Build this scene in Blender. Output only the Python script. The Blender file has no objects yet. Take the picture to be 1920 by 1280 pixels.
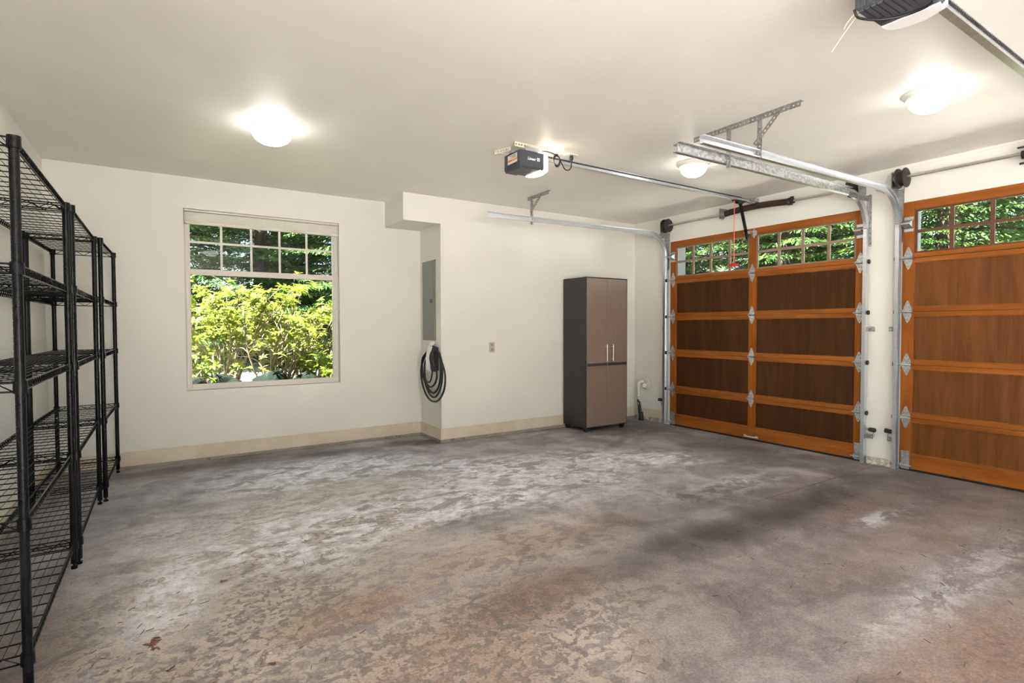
import bpy, bmesh, math, random
import numpy as np
from mathutils import Vector, Matrix

random.seed(7)
C = bpy.context.scene.collection
sc = bpy.context.scene

# ------------------------------------------------------------------ camera, light, exposure
CAM = Vector((0, 0, 1.25))
YAW, PITCH, ROLL, FPX = math.radians(32.8189), math.radians(1.5708), math.radians(-0.1462), 1008.784
_f = Vector((math.sin(YAW) * math.cos(PITCH), math.cos(YAW) * math.cos(PITCH), -math.sin(PITCH)))
_r = Vector((math.cos(YAW), -math.sin(YAW), 0))
_u = _r.cross(_f)
_r, _u = _r * math.cos(ROLL) + _u * math.sin(ROLL), -_r * math.sin(ROLL) + _u * math.cos(ROLL)
cd = bpy.data.cameras.new('camera')
cd.sensor_width = 36
cd.lens = 36 * FPX / 1920
cd.clip_start = 0.02
cd.clip_end = 300
cam = bpy.data.objects.new('camera', cd)
C.objects.link(cam)
m = Matrix.Identity(4)
for i in range(3):
    m[i][0], m[i][1], m[i][2], m[i][3] = _r[i], _u[i], -_f[i], CAM[i]
cam.matrix_world = m
sc.camera = cam

LAMP = 17.0            # radiance of the ceiling lamps' glass
SUN_DIR = Vector((-0.62, -0.05, 0.78)).normalized()    # towards the sun
w = bpy.data.worlds.new('sky')
sc.world = w
w.use_nodes = True
wn = w.node_tree
sky = wn.nodes.new('ShaderNodeTexSky')
sky.sky_type = 'NISHITA'
sky.sun_disc = False
sky.sun_elevation = math.asin(SUN_DIR.z)
sky.sun_rotation = math.atan2(SUN_DIR.x, SUN_DIR.y)
sky.air_density = 1.0
bgn = wn.nodes['Background']
wn.links.new(sky.outputs[0], bgn.inputs[0])
bgn.inputs[1].default_value = 0.45
sd = bpy.data.lights.new('sun', 'SUN')
sd.energy = 56.0
sd.angle = math.radians(0.6)
sd.color = (1.0, 0.965, 0.905)
so = bpy.data.objects.new('sun', sd)
C.objects.link(so)
so.rotation_euler = SUN_DIR.to_track_quat('Z', 'Y').to_euler()
so.location = (-8, 0, 12)

vs = sc.view_settings
vs.view_transform = 'Standard'
vs.look = 'None'
vs.exposure = 0.45
vs.gamma = 1.0
vs.use_curve_mapping = False
try:
    sc.cycles.use_denoising = True
    sc.cycles.sample_clamp_indirect = 12.0
    sc.cycles.max_bounces = 10
    sc.cycles.diffuse_bounces = 6
    sc.cycles.transparent_max_bounces = 24
except Exception:
    pass

# ------------------------------------------------------------------ room dimensions
XL, XR = -0.8226, 5.3855
YB, YP, YF = 5.8055, 5.264, -3.3
ZC = 2.633
XCOR, XBULK, ZBULK = 2.4895, 2.071, 2.3506
ZB0, ZB1 = 0.055, 0.1545          # baseboard bottom and top (a concrete curb below)
XD = 5.3754                       # inner face of the garage doors
TH = 0.18

# ------------------------------------------------------------------ helpers
def wl(o):
    v = Vector((0, 0, 0))
    while o is not None:
        v += o.location
        o = o.parent
    return v


def empty(name, loc, label, cat, group=None, kind=None):
    o = bpy.data.objects.new(name, None)
    o.empty_display_size = 0.1
    o.location = loc
    C.objects.link(o)
    tag(o, label, cat, group, kind)
    return o


def tag(o, label=None, cat=None, group=None, kind=None):
    if label: o['label'] = label
    if cat: o['category'] = cat
    if group: o['group'] = group
    if kind: o['kind'] = kind
    return o


class MB:
    def __init__(s):
        s.v = []; s.f = []

    def add(s, vs, fs):
        b = len(s.v)
        s.v.extend([tuple(p) for p in vs])
        s.f.extend([tuple(i + b for i in f) for f in fs])

    def box(s, x0, x1, y0, y1, z0, z1):
        s.add([(x, y, z) for x in (x0, x1) for y in (y0, y1) for z in (z0, z1)],
              [(0, 1, 3, 2), (4, 6, 7, 5), (0, 4, 5, 1), (2, 3, 7, 6), (0, 2, 6, 4), (1, 5, 7, 3)])

    def obox(s, c, ax, ay, az, hx, hy, hz):
        c = Vector(c); ax = Vector(ax).normalized() * hx; ay = Vector(ay).normalized() * hy; az = Vector(az).normalized() * hz
        s.add([c + ax * i + ay * j + az * k for i in (-1, 1) for j in (-1, 1) for k in (-1, 1)],
              [(0, 1, 3, 2), (4, 6, 7, 5), (0, 4, 5, 1), (2, 3, 7, 6), (0, 2, 6, 4), (1, 5, 7, 3)])

    def bar(s, p, q, side, w, t):
        """flat bar from p to q, w wide along side, t thick"""
        p, q = Vector(p), Vector(q)
        a = (q - p)
        sd_ = Vector(side)
        n = a.cross(sd_).normalized()
        sd_ = n.cross(a).normalized()
        s.obox((p + q) / 2, a, sd_, n, a.length / 2, w / 2, t / 2)

    def prism(s, pts, n, d):
        """closed planar polygon pts (3D) extruded by vector n*d"""
        pts = [Vector(p) for p in pts]; o = Vector(n).normalized() * d
        k = len(pts)
        s.add(pts + [p + o for p in pts],
              [tuple(range(k))[::-1], tuple(range(k, 2 * k))] + [(i, (i + 1) % k, (i + 1) % k + k, i + k) for i in range(k)])

    def tube(s, pts, r, n=8, cap=True, closed=False):
        pts = [Vector(p) for p in pts]
        k = len(pts)
        rr = r if isinstance(r, (list, tuple)) else [r] * k
        tang = []
        for i in range(k):
            if closed:
                t = pts[(i + 1) % k] - pts[i - 1]
            else:
                t = pts[min(i + 1, k - 1)] - pts[max(i - 1, 0)]
            tang.append(t.normalized())
        ref = Vector((0, 0, 1)) if abs(tang[0].z) < 0.9 else Vector((1, 0, 0))
        nn = (ref - tang[0] * ref.dot(tang[0])).normalized()
        vs = []
        for i in range(k):
            nn = (nn - tang[i] * nn.dot(tang[i])).normalized()
            bb = tang[i].cross(nn)
            for j in range(n):
                a = 2 * math.pi * j / n
                vs.append(pts[i] + (nn * math.cos(a) + bb * math.sin(a)) * rr[i])
        fs = []
        for i in range(k if closed else k - 1):
            i2 = (i + 1) % k
            for j in range(n):
                fs.append((i * n + j, i * n + (j + 1) % n, i2 * n + (j + 1) % n, i2 * n + j))
        if cap and not closed:
            fs.append(tuple(range(n))[::-1]); fs.append(tuple(range((k - 1) * n, k * n)))
        s.add(vs, fs)

    def lathe(s, c, axis, prof, n=24):
        """prof: list of (radius, height along axis)"""
        c = Vector(c); a = Vector(axis).normalized()
        ref = Vector((0, 0, 1)) if abs(a.z) < 0.9 else Vector((1, 0, 0))
        e1 = (ref - a * ref.dot(a)).normalized(); e2 = a.cross(e1)
        vs = []; fs = []
        for (r, h) in prof:
            for j in range(n):
                t = 2 * math.pi * j / n
                vs.append(c + a * h + (e1 * math.cos(t) + e2 * math.sin(t)) * max(r, 1e-5))
        for i in range(len(prof) - 1):
            for j in range(n):
                fs.append((i * n + j, i * n + (j + 1) % n, (i + 1) * n + (j + 1) % n, (i + 1) * n + j))
        fs.append(tuple(range(n))[::-1]); fs.append(tuple(range((len(prof) - 1) * n, len(prof) * n)))
        s.add(vs, fs)

    def perf(s, o, u, v, L, W, pitch, r, t):
        """perforated strip: starts at the middle of its end o, runs L along u, W wide along v"""
        o = Vector(o); u = Vector(u).normalized(); v = Vector(v).normalized(); nrm = u.cross(v).normalized()
        k = max(1, round(L / pitch)); p = L / k
        sq = [(1, 0), (1, 1), (0, 1), (-1, 1), (-1, 0), (-1, -1), (0, -1), (1, -1)]
        for i in range(k):
            c = o + u * (p * (i + .5))
            vs = []
            for side in (0, t):
                for (a, b) in sq: vs.append(c + u * (a * p / 2) + v * (b * W / 2) + nrm * side)
                for j in range(8):
                    an = j * math.pi / 4
                    vs.append(c + u * (math.cos(an) * r) + v * (math.sin(an) * r) + nrm * side)
            fs = []
            for j in range(8):
                j2 = (j + 1) % 8
                fs.append((j, j + 8, j2 + 8, j2)); fs.append((j + 16, j2 + 16, j2 + 24, j + 24))
                fs.append((j + 8, j + 24, j2 + 24, j2 + 8))
                if j in (1, 2, 5, 6): fs.append((j, j2, j2 + 16, j + 16))
                if i == 0 and j in (3, 4): fs.append((j, j2, j2 + 16, j + 16))
                if i == k - 1 and j in (0, 7): fs.append((j, j2, j2 + 16, j + 16))
            s.add(vs, fs)

    def build(s, name, mat, parent=None, smooth=None, bevel=0.0, seg=2, origin=None):
        off = wl(parent) if parent is not None else Vector(origin or (0, 0, 0))
        me = bpy.data.meshes.new(name)
        me.from_pydata([(p[0] - off.x, p[1] - off.y, p[2] - off.z) for p in s.v], [], s.f)
        bm = bmesh.new(); bm.from_mesh(me)
        bmesh.ops.recalc_face_normals(bm, faces=bm.faces)
        bm.to_mesh(me); bm.free()
        me.update()
        me.materials.append(mat)
        o = bpy.data.objects.new(name, me)
        C.objects.link(o)
        if parent is not None: o.parent = parent
        else: o.location = off
        if smooth:
            me.shade_smooth()
            me.set_sharp_from_angle(angle=math.radians(smooth))
        if bevel:
            b = o.modifiers.new('bevel', 'BEVEL')
            b.width = bevel; b.segments = seg; b.limit_method = 'ANGLE'; b.angle_limit = math.radians(40)
            b.harden_normals = False
        return o


def B(*a):
    k = MB(); k.box(*a); return k


def struct(mb, name, mat, label, cat, **k):
    o = mb.build(name, mat, **k)
    return tag(o, label, cat, kind='structure')


def arc(c, r, a0, a1, n, plane='xz'):
    out = []
    for i in range(n + 1):
        a = math.radians(a0 + (a1 - a0) * i / n)
        if plane == 'xz': out.append(Vector((c[0] + r * math.cos(a), c[1], c[2] + r * math.sin(a))))
        elif plane == 'xy': out.append(Vector((c[0] + r * math.cos(a), c[1] + r * math.sin(a), c[2])))
        else: out.append(Vector((c[0], c[1] + r * math.cos(a), c[2] + r * math.sin(a))))
    return out


def sph(pts, n=6):
    """Catmull-Rom through pts"""
    P = [Vector(p) for p in pts]
    P = [P[0] * 2 - P[1]] + P + [P[-1] * 2 - P[-2]]
    out = []
    for i in range(1, len(P) - 2):
        for j in range(n):
            t = j / n
            a, b, c, d = P[i - 1], P[i], P[i + 1], P[i + 2]
            out.append(0.5 * ((2 * b) + (c - a) * t + (2 * a - 5 * b + 4 * c - d) * t * t + (3 * b - a - 3 * c + d) * t ** 3))
    out.append(P[-2])
    return out

# ------------------------------------------------------------------ materials
class N:
    def __init__(s, name):
        s.m = bpy.data.materials.new(name); s.m.use_nodes = True
        s.t = s.m.node_tree; s.nodes = s.t.nodes
        s.bsdf = s.nodes['Principled BSDF']; s.out = s.nodes['Material Output']
        s.co = None

    def n(s, typ, **k):
        x = s.nodes.new(typ)
        for a, b in k.items(): setattr(x, a, b)
        return x

    def set(s, sock, val):
        if hasattr(val, 'is_linked') or isinstance(val, bpy.types.NodeSocket): s.t.links.new(val, sock)
        else:
            if isinstance(val, (tuple, list)) and len(val) == 3 and sock.type == 'RGBA': val = (*val, 1)
            sock.default_value = val

    def coord(s, scale=None, rot=None, kind='Object'):
        if s.co is None: s.co = s.n('ShaderNodeTexCoord')
        o = s.co.outputs[kind]
        if scale is None and rot is None: return o
        mp = s.n('ShaderNodeMapping')
        s.set(mp.inputs[0], o)
        if scale is not None: mp.inputs['Scale'].default_value = scale
        if rot is not None: mp.inputs['Rotation'].default_value = rot
        return mp.outputs[0]

    def noise(s, co, scale, detail=4, rough=.55, dist=0):
        x = s.n('ShaderNodeTexNoise'); s.set(x.inputs['Vector'], co)
        x.inputs['Scale'].default_value = scale; x.inputs['Detail'].default_value = detail
        x.inputs['Roughness'].default_value = rough; x.inputs['Distortion'].default_value = dist
        return x.outputs[0]

    def math(s, op, a, b=0.0, clamp=False):
        x = s.n('ShaderNodeMath', operation=op, use_clamp=clamp)
        s.set(x.inputs[0], a); s.set(x.inputs[1], b)
        return x.outputs[0]

    def step(s, v, a, b, lo=0.0, hi=1.0):
        x = s.n('ShaderNodeMapRange', interpolation_type='SMOOTHSTEP')
        s.set(x.inputs['Value'], v)
        x.inputs['From Min'].default_value = a; x.inputs['From Max'].default_value = b
        x.inputs['To Min'].default_value = lo; x.inputs['To Max'].default_value = hi
        return x.outputs[0]

    def ramp(s, f, stops):
        x = s.n('ShaderNodeValToRGB'); s.set(x.inputs[0], f)
        e = x.color_ramp.elements
        while len(e) < len(stops): e.new(0.5)
        for i, (p, c) in enumerate(stops):
            e[i].position = p; e[i].color = (*c, 1)
        return x.outputs[0]

    def mix(s, f, a, b, mode='MIX'):
        x = s.n('ShaderNodeMix', data_type='RGBA', blend_type=mode)
        s.set(x.inputs[0], f); s.set(x.inputs[6], a); s.set(x.inputs[7], b)
        return x.outputs[2]

    def bump(s, h, strength=.2, dist=.01):
        x = s.n('ShaderNodeBump'); s.set(x.inputs['Height'], h)
        x.inputs['Strength'].default_value = strength; x.inputs['Distance'].default_value = dist
        s.set(s.bsdf.inputs['Normal'], x.outputs[0])

    def p(s, **k):
        nm = dict(color='Base Color', rough='Roughness', metal='Metallic', spec='Specular IOR Level', coat='Coat Weight', coatr='Coat Roughness')
        for a, b in k.items(): s.set(s.bsdf.inputs[nm[a]], b)
        return s.m


def plain(name, col, rough=.5, metal=0.0, var=.06, scale=30, bump=0.0):
    k = N(name)
    co = k.coord()
    f = k.noise(co, scale, 4)
    c = k.mix(k.step(f, .3, .7), tuple(x * (1 - var) for x in col), tuple(min(1, x * (1 + var)) for x in col))
    if bump: k.bump(f, bump, .004)
    return k.p(color=c, rough=rough, metal=metal)


M = {}


def wall_mat(name, col, rough, marks=()):
    k = N(name)
    co = k.coord()
    f = k.noise(co, 1.3, 5, .6)
    c = k.mix(k.step(f, .3, .7), tuple(x * .965 for x in col), tuple(x * 1.02 for x in col))
    g = k.noise(co, 55, 3)
    # small scuffs
    v = k.n('ShaderNodeTexVoronoi'); k.set(v.inputs['Vector'], k.coord((1, 1, 2.2))); v.inputs['Scale'].default_value = 1.9
    d = k.math('ADD', v.outputs['Distance'], k.math('MULTIPLY', k.noise(co, 40, 2), .05))
    c = k.mix(k.step(d, .026, .045, .4, 0), c, (.42, .37, .31))
    k.bump(k.math('ADD', k.math('MULTIPLY', g, .35), f), .12, .006)
    return k.p(color=c, rough=rough, spec=.4)


WCOL = (.765, .752, .705)
M['wall'] = wall_mat('painted_wall', WCOL, .42)
M['ceil'] = wall_mat('painted_ceiling', (.87, .85, .80), .5)


def base_mat():
    k = N('baseboard_paint'); co = k.coord()
    f = k.noise(co, 3, 5, .65)
    c = k.mix(k.step(f, .35, .7), (.62, .54, .42), (.70, .63, .52))
    d = k.noise(co, 26, 6, .7)
    c = k.mix(k.step(d, .62, .75, 0, .75), c, (.22, .17, .12))
    return k.p(color=c, rough=.55)


M['base'] = base_mat()


def concrete(name, a, b, peel=False):
    k = N(name); co = k.coord()
    f = k.noise(co, 5, 8, .65)
    c = k.mix(k.step(f, .35, .65), a, b)
    d = k.noise(co, 18, 6, .7)
    if peel:
        c = k.mix(k.step(d, .5, .56), c, (.68, .63, .54))
    c = k.mix(k.step(k.noise(co, 11, 5, .6), .6, .72, 0, .7), c, (.10, .085, .07))
    k.bump(f, .5, .02)
    return k.p(color=c, rough=.85)


M['curb2'] = concrete('dusty_curb_concrete', (.27, .235, .205), (.36, .32, .28))
M['curb'] = concrete('curb_concrete', (.30, .26, .22), (.46, .42, .37), True)


def floor_mat():
    k = N('stained_concrete'); co = k.coord()
    sep = k.n('ShaderNodeSeparateXYZ'); k.set(sep.inputs[0], co)
    X, Y = sep.outputs[0], sep.outputs[1]
    big = k.noise(co, .75, 6, .62)
    mid = k.noise(co, 2.6, 8, .62, .6)
    fine = k.noise(co, 11, 8, .68)
    grit = k.noise(co, 90, 4, .7)
    fl = k.noise(k.coord((1, 1.35, 1)), 12.5, 3, .55, .7)      # worn flakes
    fl2 = k.noise(co, 26, 4, .6, .4)
    wx = k.noise(co, 2.1, 5, .6); wy = k.noise(k.coord((1, 1, 1), (0, 0, 1.1)), 2.3, 5, .6)

    def blob(cx, cy, rx, ry, rot=0, warp=.5, soft=.55):
        dx = k.math('SUBTRACT', X, cx); dy = k.math('SUBTRACT', Y, cy)
        ca, sa = math.cos(math.radians(rot)), math.sin(math.radians(rot))
        u = k.math('ADD', k.math('MULTIPLY', dx, ca / rx), k.math('MULTIPLY', dy, sa / rx))
        v = k.math('ADD', k.math('MULTIPLY', dx, -sa / ry), k.math('MULTIPLY', dy, ca / ry))
        r = k.math('SQRT', k.math('ADD', k.math('MULTIPLY', u, u), k.math('MULTIPLY', v, v)))
        r = k.math('ADD', r, k.math('MULTIPLY', k.math('SUBTRACT', wx, .5), warp * 2))
        return k.step(r, 1 - soft, 1 + soft, 1, 0)

    def add(*l):
        o = l[0]
        for q in l[1:]: o = k.math('MAXIMUM', o, q)
        return o
    mul = lambda a, b: k.math('MULTIPLY', a, b)

    # base slab: brown-grey in front, greyer towards the back
    front = k.ramp(mid, [(.25, (.115, .096, .098)), (.5, (.215, .188, .193)), (.72, (.345, .312, .320))])
    back = k.ramp(mid, [(.28, (.145, .130, .137)), (.5, (.29, .273, .292)), (.72, (.52, .505, .54))])
    yb = k.math('ADD', Y, k.math('MULTIPLY', k.math('SUBTRACT', big, .5), 3.0))
    col = k.mix(k.step(yb, 1.7, 3.1), front, back)
    col = k.mix(k.step(fine, .42, .75, 0, .5), col, (.44, .40, .37))
    col = k.mix(k.step(fine, .30, .48, .45, 0), col, (.15, .125, .11))
    # tan worn paint with grey islands (left and front)
    tanz = add(blob(.35, 2.9, .8, 1.5, -25, .5, .5), blob(.95, 1.75, .95, .55, 10, .4, .4), blob(.9, 3.3, .7, .6, 0, .6, .6), blob(1.7, 2.6, .9, .35, 0, .6, .5))
    col = k.mix(mul(tanz, k.step(fl, .465, .50, .10, .85)), col, k.ramp(mid, [(.3, (.345, .290, .255)), (.7, (.54, .465, .41))]))
    # orange-brown rust wash
    rust = add(mul(blob(1.45, 2.02, .36, .17, 12, .6, .6), .75), mul(blob(.95, 1.82, .42, .27, 20, .6, .6), .6), mul(blob(2.5, .72, .6, .22, 0, .7, .6), .6),
               mul(blob(3.7, 1.35, .8, .16, 0, .7, .7), .30), mul(blob(1.9, 2.55, .8, .15, 0, .7, .6), .3), mul(blob(.72, 2.35, .4, .12, 10, .7, .6), .55), mul(blob(4.1, 1.78, .5, .10, 0, .7, .6), .45))
    col = k.mix(mul(rust, k.step(fine, .3, .6, .35, .85)), col, k.ramp(fl2, [(.35, (.19, .098, .056)), (.65, (.37, .222, .145))]))
    # grey flakes bare through the worn coat in front
    flz = add(blob(.95, 1.78, .85, .42, 10, .4, .4), blob(.2, 2.75, .55, 1.0, -15, .5, .5), blob(.75, 3.4, .7, .5, 0, .6, .6))
    col = k.mix(mul(flz, k.step(fl2, .53, .55, 0, .9)), col, (.185, .163, .157))
    # white mineral bloom
    wz = add(mul(blob(2.0, 3.75, 1.7, .75, -5, .6, .6), .9), blob(2.35, 4.0, 1.3, .42, -32, .5, .6), blob(1.15, 4.7, .85, .55, 0, .6, .7), blob(.75, 3.45, .95, .5, 10, .7, .7), blob(3.5, 3.7, .8, .35, -20, .8, .6),
             mul(blob(.02, 3.1, .16, .42, -8, .5, .5), 1.0), blob(1.7, 3.3, 1.0, .25, 0, .7, .6), mul(blob(3.2, 1.0, .9, .12, 0, .9, .6), .35), mul(blob(3.9, 1.62, .25, .08, 0, .9, .6), .8), mul(blob(3.6, 2.6, .8, .16, 0, .9, .6), .55))
    wn_ = k.noise(k.coord((1, 1.5, 1)), 3.8, 12, .74, .5)
    col = k.mix(mul(wz, k.step(wn_, .455, .505, .10, 1.0)), col, k.mix(k.step(fine, .35, .65), (.46, .455, .49), (.84, .84, .89)))
    col = k.mix(mul(add(blob(.02, 3.02, .20, .5, -8, .5, .5), mul(blob(.35, 3.75, .5, .3, 0, .6, .6), .7)), k.step(fl2, .51, .54, 0, .7)), col, (.66, .68, .72))
    # olive-tinted area
    col = k.mix(mul(blob(1.35, 4.1, .6, .33, 0, .6, .6), .38), col, (.34, .32, .23))
    # dark tyre streak and dark patches by the walls and shelving
    dk = add(mul(blob(3.35, 2.03, 1.55, .17, 0, .45, .75), .97), mul(blob(2.25, 2.02, .7, .17, 0, .5, .8), .5), mul(blob(2.85, 2.52, .9, .17, 4, .6, .7), .55), mul(blob(4.6, 1.9, 1.0, .45, 0, .8, .7), .40),
             mul(blob(2.25, 5.42, .35, .13, -20, .6, .6), .85), mul(blob(1.2, 5.45, .5, .1, 0, .8, .7), .7), mul(blob(4.85, 4.7, .5, .4, 0, .8, .7), .6), mul(blob(.45, 5.55, .8, .14, 0, .8, .6), .6),
             mul(blob(4.9, 3.3, .3, 1.2, 0, .8, .7), .45), mul(blob(4.2, 4.3, .5, .06, 30, .8, .6), .5), mul(blob(-.55, 2.2, .28, 1.6, 0, .8, .6), .55), mul(blob(1.75, 2.98, .4, .16, 0, .8, .6), .45), mul(blob(1.5, 2.03, .42, .17, 8, .6, .6), .42))
    col = k.mix(mul(dk, k.step(mid, .25, .65, 1, .78)), col, (.050, .040, .037))
    # specks
    v = k.n('ShaderNodeTexVoronoi'); k.set(v.inputs['Vector'], co); v.inputs['Scale'].default_value = 4.2
    col = k.mix(k.step(v.outputs['Distance'], .02, .04, .8, 0), col, (.62, .60, .58))
    v2 = k.n('ShaderNodeTexVoronoi'); k.set(v2.inputs['Vector'], k.coord((1, 1, 1), (0, 0, .7))); v2.inputs['Scale'].default_value = 6.3
    col = k.mix(k.step(v2.outputs['Distance'], .02, .05, .7, 0), col, (.09, .06, .045))
    col = k.mix(.32, col, k.mix(k.step(grit, .3, .7), (.0, .0, .0), (1, 1, 1)), 'SOFT_LIGHT')
    # control joint across the slab
    j = k.math('ABSOLUTE', k.math('SUBTRACT', Y, k.math('ADD', 2.245, k.math('MULTIPLY', fine, .015))))
    jm = mul(k.step(j, .003, .008, .6, 0), k.step(X, 3.3, 3.7))
    col = k.mix(jm, col, (.08, .07, .06))
    k.bump(k.math('ADD', mul(fine, .6), mul(fl2, .4)), .22, .006)
    return k.p(color=col, rough=k.step(fine, .3, .7, .50, .72), spec=.42)


M['floor'] = floor_mat()


def wood(name, c0, c1, c2, axis, rough=.4, joints=True):
    k = N(name)
    sc_ = {'z': (9, 9, .8), 'y': (12, .9, 12)}[axis]
    co = k.coord(sc_)
    f = k.noise(co, 1.6, 6, .62, .6)
    g = k.noise(k.coord(tuple(x * 3 for x in sc_)), 2.4, 5, .7)
    c = k.ramp(f, [(.28, c0), (.5, c1), (.72, c2)])
    c = k.mix(k.step(g, .45, .75, 0, .30), c, tuple(x * .5 for x in c0))
    if joints:
        v = k.n('ShaderNodeTexVoronoi'); v.inputs['Scale'].default_value = 1.7
        k.set(v.inputs['Vector'], k.coord({'z': (6, 6, 1), 'y': (6, 1, 3.1)}[axis]))
        s_ = k.n('ShaderNodeSeparateColor'); k.set(s_.inputs[0], v.outputs['Color'])
        c = k.mix(k.math('MULTIPLY', s_.outputs[0], .38), c, tuple(x * .55 for x in c0))
    k.bump(g, .08, .003)
    return k.p(color=c, rough=rough, spec=.18)


FR = ((.24, .071, .011), (.33, .102, .016), (.41, .137, .026))
M['stile'] = wood('cedar_stile', *FR, 'z')
M['rail'] = wood('cedar_rail', *FR, 'y')
M['ply'] = wood('stained_plywood', (.040, .0145, .0045), (.060, .022, .007), (.085, .033, .011), 'z', .5, False)
M['ply_lit'] = wood('stained_plywood_lit', (.105, .0375, .010), (.150, .055, .0145), (.20, .077, .022), 'z', .5, False)  # brighter copy of the same plywood, stronger light put into the colour
M['grille'] = wood('painted_grille_tan', (.22, .155, .11), (.27, .195, .14), (.30, .22, .16), 'y', .5, False)
M['grille2'] = wood('stained_grille_brown', (.095, .044, .026), (.125, .060, .036), (.15, .075, .045), 'y', .5, False)


def galv(name, a, b, rough=.36):
    k = N(name); co = k.coord()
    v = k.n('ShaderNodeTexVoronoi'); k.set(v.inputs['Vector'], co); v.inputs['Scale'].default_value = 70
    s_ = k.n('ShaderNodeSeparateColor'); k.set(s_.inputs[0], v.outputs['Color'])
    f = k.math('ADD', k.math('MULTIPLY', s_.outputs[0], .5), k.math('MULTIPLY', k.noise(co, 9, 5), .5))
    c = k.mix(k.step(f, .2, .8), a, b)
    return k.p(color=c, rough=rough, metal=.92)


M['galv'] = galv('galvanized_steel', (.62, .65, .69), (.70, .73, .78), .36)
M['galvm'] = galv('mottled_galvanized_steel', (.42, .43, .45), (.74, .76, .78), .42)
M['galvd'] = galv('weathered_galvanized_steel', (.30, .30, .30), (.46, .46, .46), .45)
M['hinge'] = galv('zinc_hinge', (.44, .46, .48), (.62, .64, .66), .42)
M['steel'] = plain('bright_steel', (.72, .71, .69), .28, 1.0)
M['black'] = plain('black_powder_coat', (.0065, .0065, .0085), .27, 0.0, .2)
M['black'].node_tree.nodes['Principled BSDF'].inputs['Specular IOR Level'].default_value = .22
M['blackp'] = plain('black_plastic', (.014, .014, .015), .42, 0, .2)
M['drum'] = plain('dark_cast_drum', (.035, .028, .027), .5, .3, .25, 60, .2)
M['spring'] = plain('oiled_brown_spring', (.055, .030, .026), .45, .3, .3, 50)
M['slate'] = plain('slate_blue_plastic', (.050, .056, .072), .42, 0, .08)
M['slate2'] = plain('slate_grooved_plastic', (.055, .058, .070), .38, 0, .08)
M['creamm'] = plain('cream_painted_metal', (.66, .60, .50), .5, 0, .08)
M['white'] = plain('white_plastic', (.76, .75, .72), .4, 0, .03)
M['bright'] = plain('bright_white_plastic', (.90, .90, .90), .3, 0, .01)
M['lens'] = plain('milky_lens', (.82, .80, .74), .35, 0, .03)
M['orange'] = plain('orange_print', (.85, .25, .06), .5, 0, .05)
M['ink'] = plain('dark_ink', (.08, .08, .09), .6, 0, .1)
M['logo'] = plain('white_ink', (.85, .86, .88), .5, 0, .02)
M['red'] = plain('red_plastic', (.55, .02, .015), .45, 0, .1)
M['redcord'] = plain('red_cord', (.85, .16, .10), .6, 0, .1)
M['pgrey'] = plain('grey_enamel', (.225, .232, .222), .38, 0, .04)
M['pgreyd'] = plain('dark_grey_latch', (.075, .078, .078), .4, 0, .1)
M['outlet'] = plain('almond_plastic', (.52, .46, .37), .45, 0, .03)
M['outletd'] = plain('brown_receptacle', (.33, .28, .21), .45, 0, .05)
M['cab'] = plain('charcoal_laminate', (.024, .0225, .023), .48, 0, .12, 14)
M['nickel'] = plain('brushed_nickel', (.70, .68, .65), .32, .9, .04)


def bronze():
    k = N('bronze_door_film'); co = k.coord((260, 260, 3))
    f = k.noise(co, 1, 3)
    c = k.mix(k.step(f, .3, .7), (.290, .218, .178), (.330, .250, .205))
    return k.p(color=c, rough=.36, metal=.35)


M['bronze'] = bronze()


def tread():
    k = N('diamond_plate_strip'); a = k.n('ShaderNodeTexWave', wave_type='BANDS', bands_direction='DIAGONAL')
    k.set(a.inputs['Vector'], k.coord((1, 1, 1))); a.inputs['Scale'].default_value = 34
    c = k.mix(k.step(a.outputs['Fac'], .6, .8), (.035, .032, .033), (.22, .19, .185))
    return k.p(color=c, rough=.35, metal=.5)


M['tread'] = tread()


def peel():
    k = N('peeling_white_paint'); co = k.coord()
    sep = k.n('ShaderNodeSeparateXYZ'); k.set(sep.inputs[0], co)
    f = k.noise(co, 22, 5, .6)
    t = k.math('ADD', f, k.step(sep.outputs[2], .04, .42, -.33, .22))
    c = k.mix(k.step(t, .50, .54), (.025, .022, .02), k.mix(k.noise(co, 40, 3), (.62, .58, .53), (.74, .71, .67)))
    k.bump(t, .3, .004)
    return k.p(color=c, rough=.55)


M['peel'] = peel()


def frost(name, col):
    k = N(name)
    return k.p(color=col, rough=.35)


def emitter(name, col, strength):
    k = N(name)
    e = k.n('ShaderNodeEmission'); e.inputs[0].default_value = (*col, 1); e.inputs[1].default_value = strength
    k.t.links.new(e.outputs[0], k.out.inputs[0])
    return k.m


M['lamp'] = emitter('lit_glass', (1.0, .965, .915), LAMP)
M['bulb'] = emitter('lit_opener_lens', (1.0, .84, .62), LAMP * .9)


def glass(name='window_glass', ior=1.21):
    k = N(name)
    tr = k.n('ShaderNodeBsdfTransparent'); tr.inputs[0].default_value = (.96, .975, .96, 1)
    gl = k.n('ShaderNodeBsdfGlossy'); gl.inputs['Roughness'].default_value = .0
    fr = k.n('ShaderNodeFresnel'); fr.inputs[0].default_value = ior
    mx = k.n('ShaderNodeMixShader')
    k.t.links.new(fr.outputs[0], mx.inputs[0]); k.t.links.new(tr.outputs[0], mx.inputs[1]); k.t.links.new(gl.outputs[0], mx.inputs[2])
    k.t.links.new(mx.outputs[0], k.out.inputs[0])
    return k.m


M['glass'] = glass()
M['glass2'] = glass('clear_lower_glass', 1.10)
M['jamb'] = plain('jamb_paint', (.10, .115, .11), .6, 0, .05)
M['vinyl'] = plain('window_vinyl', (.70, .655, .60), .4, 0, .02)


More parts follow.
